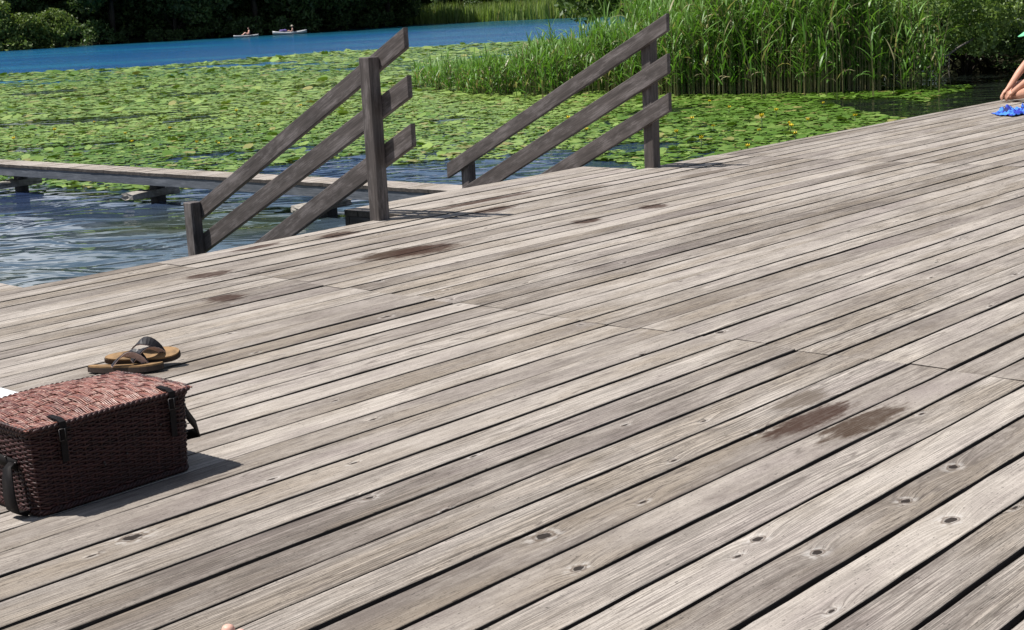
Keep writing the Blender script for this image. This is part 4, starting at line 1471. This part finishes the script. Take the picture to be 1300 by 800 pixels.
tall = [tree_proto(21, 15, 5.2, 2.2, M_tree, .24, 150, 80), tree_proto(22, 17, 5.6, 3.0, M_tree, .26, 150, 85), tree_proto(23, 13, 4.8, 1.4, M_tree, .23, 150, 75)]
used = [0, 0, 0]
rs = random.Random(5)
k = 0
for row, (d0, st_) in enumerate(((2.0, 1.75), (7.0, 1.9), (14.0, 2.2), (24.0, 3.0))):
    a = -27.0 + row * .7
    while a < -3.2:
        i = k % 3
        put(tall[i], 0, polar(a + rs.uniform(-.3, .3), d0 + (5 if a < -14.5 else 0) + rs.uniform(-1, 1.5)), rs.uniform(0, 6.28), rs.uniform(.85, 1.15),
            'dark leafy tree of the shaded wood along the far left shore', 'tree', 'trees of the dark wood on the far left shore', used[i])
        used[i] = 1
        k += 1; a += st_ * rs.uniform(.85, 1.15)
for row, (d0, st_) in enumerate(((11.0, 2.0), (18.0, 2.4), (28.0, 3.2))):
    a = -3.2 + row * .6
    while a < 11.5:
        i = k % 3
        put(tall[i], 0, polar(a + rs.uniform(-.3, .3), d0 + rs.uniform(-1, 2)), rs.uniform(0, 6.28), rs.uniform(.8, 1.1),
            'dark leafy tree standing behind the low reed belt of the far peninsula', 'tree', 'trees behind the far reed belt', 1)
        k += 1; a += st_ * rs.uniform(.85, 1.15)


def shrub_proto(seed, H, R, mat, size, n_each, clumps):
    rs = np.random.default_rng(seed)
    root = bpy.data.objects.new('shrub', None)
    root.empty_display_size = .2
    COL.objects.link(root)
    cs, rd_ = [], []
    bm = bmesh.new()
    for k_ in range(clumps):
        a = rs.uniform(0, 6.28); u = rs.uniform(0, 1) ** .8
        rr_ = R * math.sqrt(rs.uniform(0, 1)) * (1 - .5 * u)
        c = (rr_ * math.cos(a), rr_ * math.sin(a), .25 + H * .85 * u); cs.append(c); rd_.append(rs.uniform(.22, .42) * R)
        if k_ % 3 == 0:
            tube_bm(bm, [(c[0] * .1, c[1] * .1, -.3), (c[0] * .5, c[1] * .5, c[2] * .6), c], [.05, .035, .01], 5)
    from_bm('stem', bm, M_bark, root, True)
    V, T = leaf_cloud(cs, rd_, n_each, size, rs)
    n = len(V) // 4
    me = np_mesh('foliage', V, np.arange(n * 4), np.full(n, 4))
    point_attr(me, 'tint', T)
    link_mesh('foliage', me, mat, root)
    return root


# bright willow bushes at the far left shore
wl = [shrub_proto(31, 4.6, 2.8, M_lighttree, .17, 130, 46), shrub_proto(32, 3.6, 2.4, M_lighttree, .16, 150, 40)]
for i, (az_d, d, sc) in enumerate(((-18.6, -4.0, 1.1), (-17.4, -4.6, .95), (-16.3, -4.4, .85), (-19.9, -3.5, 1.1), (-21.5, -3.0, 1.0))):
    put(wl[i % 2], 0, polar(az_d, d), i * 1.9, sc, ('bright green willow bush leaning over the water at the far left shore'), 'shrub', 'sunlit willow bushes on the far left shore', i >= 2)
# small shaded shrubs under the wood's edge
fl_ = shrub_proto(35, 4.2, 3.0, M_tree, .22, 90, 40)
i = 0
for d_, a0, a1 in ((5.0, -26, -3.6), (10.5, -26, -3.4), (13.5, -3.0, 10.5)):
    a = a0
    while a < a1:
        put(fl_, 0, polar(a, d_ + rs.uniform(-1, 1)), rs.uniform(0, 6), rs.uniform(.85, 1.25), 'tall dark undergrowth bush between the trunks of the far wood', 'shrub', 'undergrowth of the far wood', i > 0)
        i += 1; a += rs.uniform(1.1, 1.6)
us = shrub_proto(33, 1.9, 1.7, M_tree, .15, 120, 22)
a = -15.0; i = 0
while a < -3.6:
    put(us, 0, polar(a, rs.uniform(-.6, .6)), rs.uniform(0, 6), rs.uniform(.6, 1.25), 'small dark shrub under the trees along the far left shore', 'shrub', 'small shrubs below the dark wood', i > 0)
    i += 1; a += rs.uniform(.55, 1.3)
i = 0
us2 = shrub_proto(34, 2.6, 2.0, M_tree, .15, 120, 26)
a = -3.3
while a < 10:
    put(us2, 0, polar(a, rs.uniform(7.5, 9.5)), rs.uniform(0, 6), rs.uniform(.8, 1.2), 'grey green shrub between the far reed belt and the trees behind it', 'shrub', 'shrubs behind the far reed belt', i > 0)
    i += 1; a += rs.uniform(.8, 1.5)

# leafy bush overhanging the water at the right, with a bare branch
def near_bush():
    rs = np.random.default_rng(41)
    ox, oy = 10.2, 32.0
    root = empty('overhanging_bush', Vector((ox, oy, WATER)), 'leafy green bush overhanging the dark water at the right end of the reeds', 'shrub')
    bm = bmesh.new()
    cs, rd_ = [], []
    for k in range(110):
        x = rs.uniform(7.1, 10.6)
        y = 28.8 + (x - 7.4) * .35 + abs(rs.normal(0, .8))
        low = .30 + max(0, x - 7.6) * .24 + rs.uniform(-.12, .1)
        z = low + rs.uniform(0, 1) ** 1.2 * 1.55
        cs.append((x - ox, y - oy, z)); rd_.append(rs.uniform(.20, .38))
        if k % 7 == 0:
            base_ = Vector((rs.uniform(-.3, 1.2), rs.uniform(1.0, 2.0), -.1))
            mid = base_.lerp(Vector(cs[-1]), .5) + Vector((0, 0, .7))
            tube_bm(bm, [base_, mid, cs[-1]], [.030, .02, .006], 6)
    for k in range(40):
        x = rs.uniform(10.0, 15.5)
        cs.append((x - ox, rs.uniform(30.4, 33) - oy, 1.25 + rs.uniform(-.25, .1) + rs.uniform(0, 2.4))); rd_.append(rs.uniform(.2, .4))
    from_bm('stem', bm, M_bark, root, True)
    V, T = leaf_cloud(cs, rd_, 1400, .048, rs, .85, .62)
    n = len(V) // 4
    me = np_mesh('foliage', V, np.arange(n * 4), np.full(n, 4))
    point_attr(me, 'tint', T)
    link_mesh('foliage', me, M_bush, root)
    bm = bmesh.new()
    w = lambda x, y, z: (x - ox, y - oy, z - WATER)
    tube_bm(bm, [w(10.4, 31.6, .55), w(9.45, 29.6, .13), w(9.0, 29.2, -.02), w(8.5, 28.9, -.28), w(8.05, 28.8, -.47)], [.035, .024, .020, .015, .007], 7)
    tube_bm(bm, [w(8.5, 28.9, -.28), w(8.35, 28.7, -.50), w(8.42, 28.7, -.70)], [.016, .012, .007], 5)
    tube_bm(bm, [w(8.8, 29.1, -.12), w(8.7, 28.8, -.45), w(8.72, 28.7, -.78)], [.016, .012, .007], 5)
    tube_bm(bm, [w(7.7, 29.0, .1), w(7.55, 28.6, -.35), w(7.72, 28.4, -.78)], [.016, .013, .009], 5)
    tube_bm(bm, [w(7.95, 28.6, -.45), w(7.72, 28.4, -.76)], [.010, .008], 5)
    from_bm('branch', bm, M_twig, root, True)


near_bush()
ns = [shrub_proto(51, 3.2, 2.2, M_tree, .085, 260, 40), tree_proto(52, 9, 3.6, 1.2, M_tree, .13, 420, 60)]
for i, (x, y, sc) in enumerate(((10.2, 32.6, .62), (11.6, 32.2, .60), (13.0, 31.9, .66), (14.6, 31.6, .62), (16.2, 31.4, .66), (18, 31.5, .7), (9.4, 34.6, .75), (11.6, 34.4, .85), (13.6, 33.9, .9), (15.6, 33.6, .9), (17.8, 33.4, .95), (20, 33.2, .9), (13.2, 36.2, 1.0), (16.4, 35.2, 1.1), (19.8, 35.0, 1.0), (9.6, 37.6, 1.0), (23, 35, 1.1), (6.2, 39.6, 1.0))):
    put(ns[0], 0, Vector((x, y, WATER + .1)), i * 1.3, sc, 'dark shaded shrub on the bank behind the reeds and the overhanging bush', 'shrub', 'dark shrubs on the near right bank', i > 0)
for i, (x, y, sc) in enumerate(((12.6, 38.2, 1.0), (16.8, 38.0, 1.1), (21.0, 37.5, 1.0), (8.4, 42, 1.05), (14.8, 43, 1.2), (25, 38, 1.1), (4.6, 46, 1.0))):
    put(ns[1], 0, Vector((x, y, WATER + .4)), i * 1.7, sc, 'dark broad tree on the bank behind the reeds and the overhanging bush', 'tree', 'trees on the near right bank', i > 0)
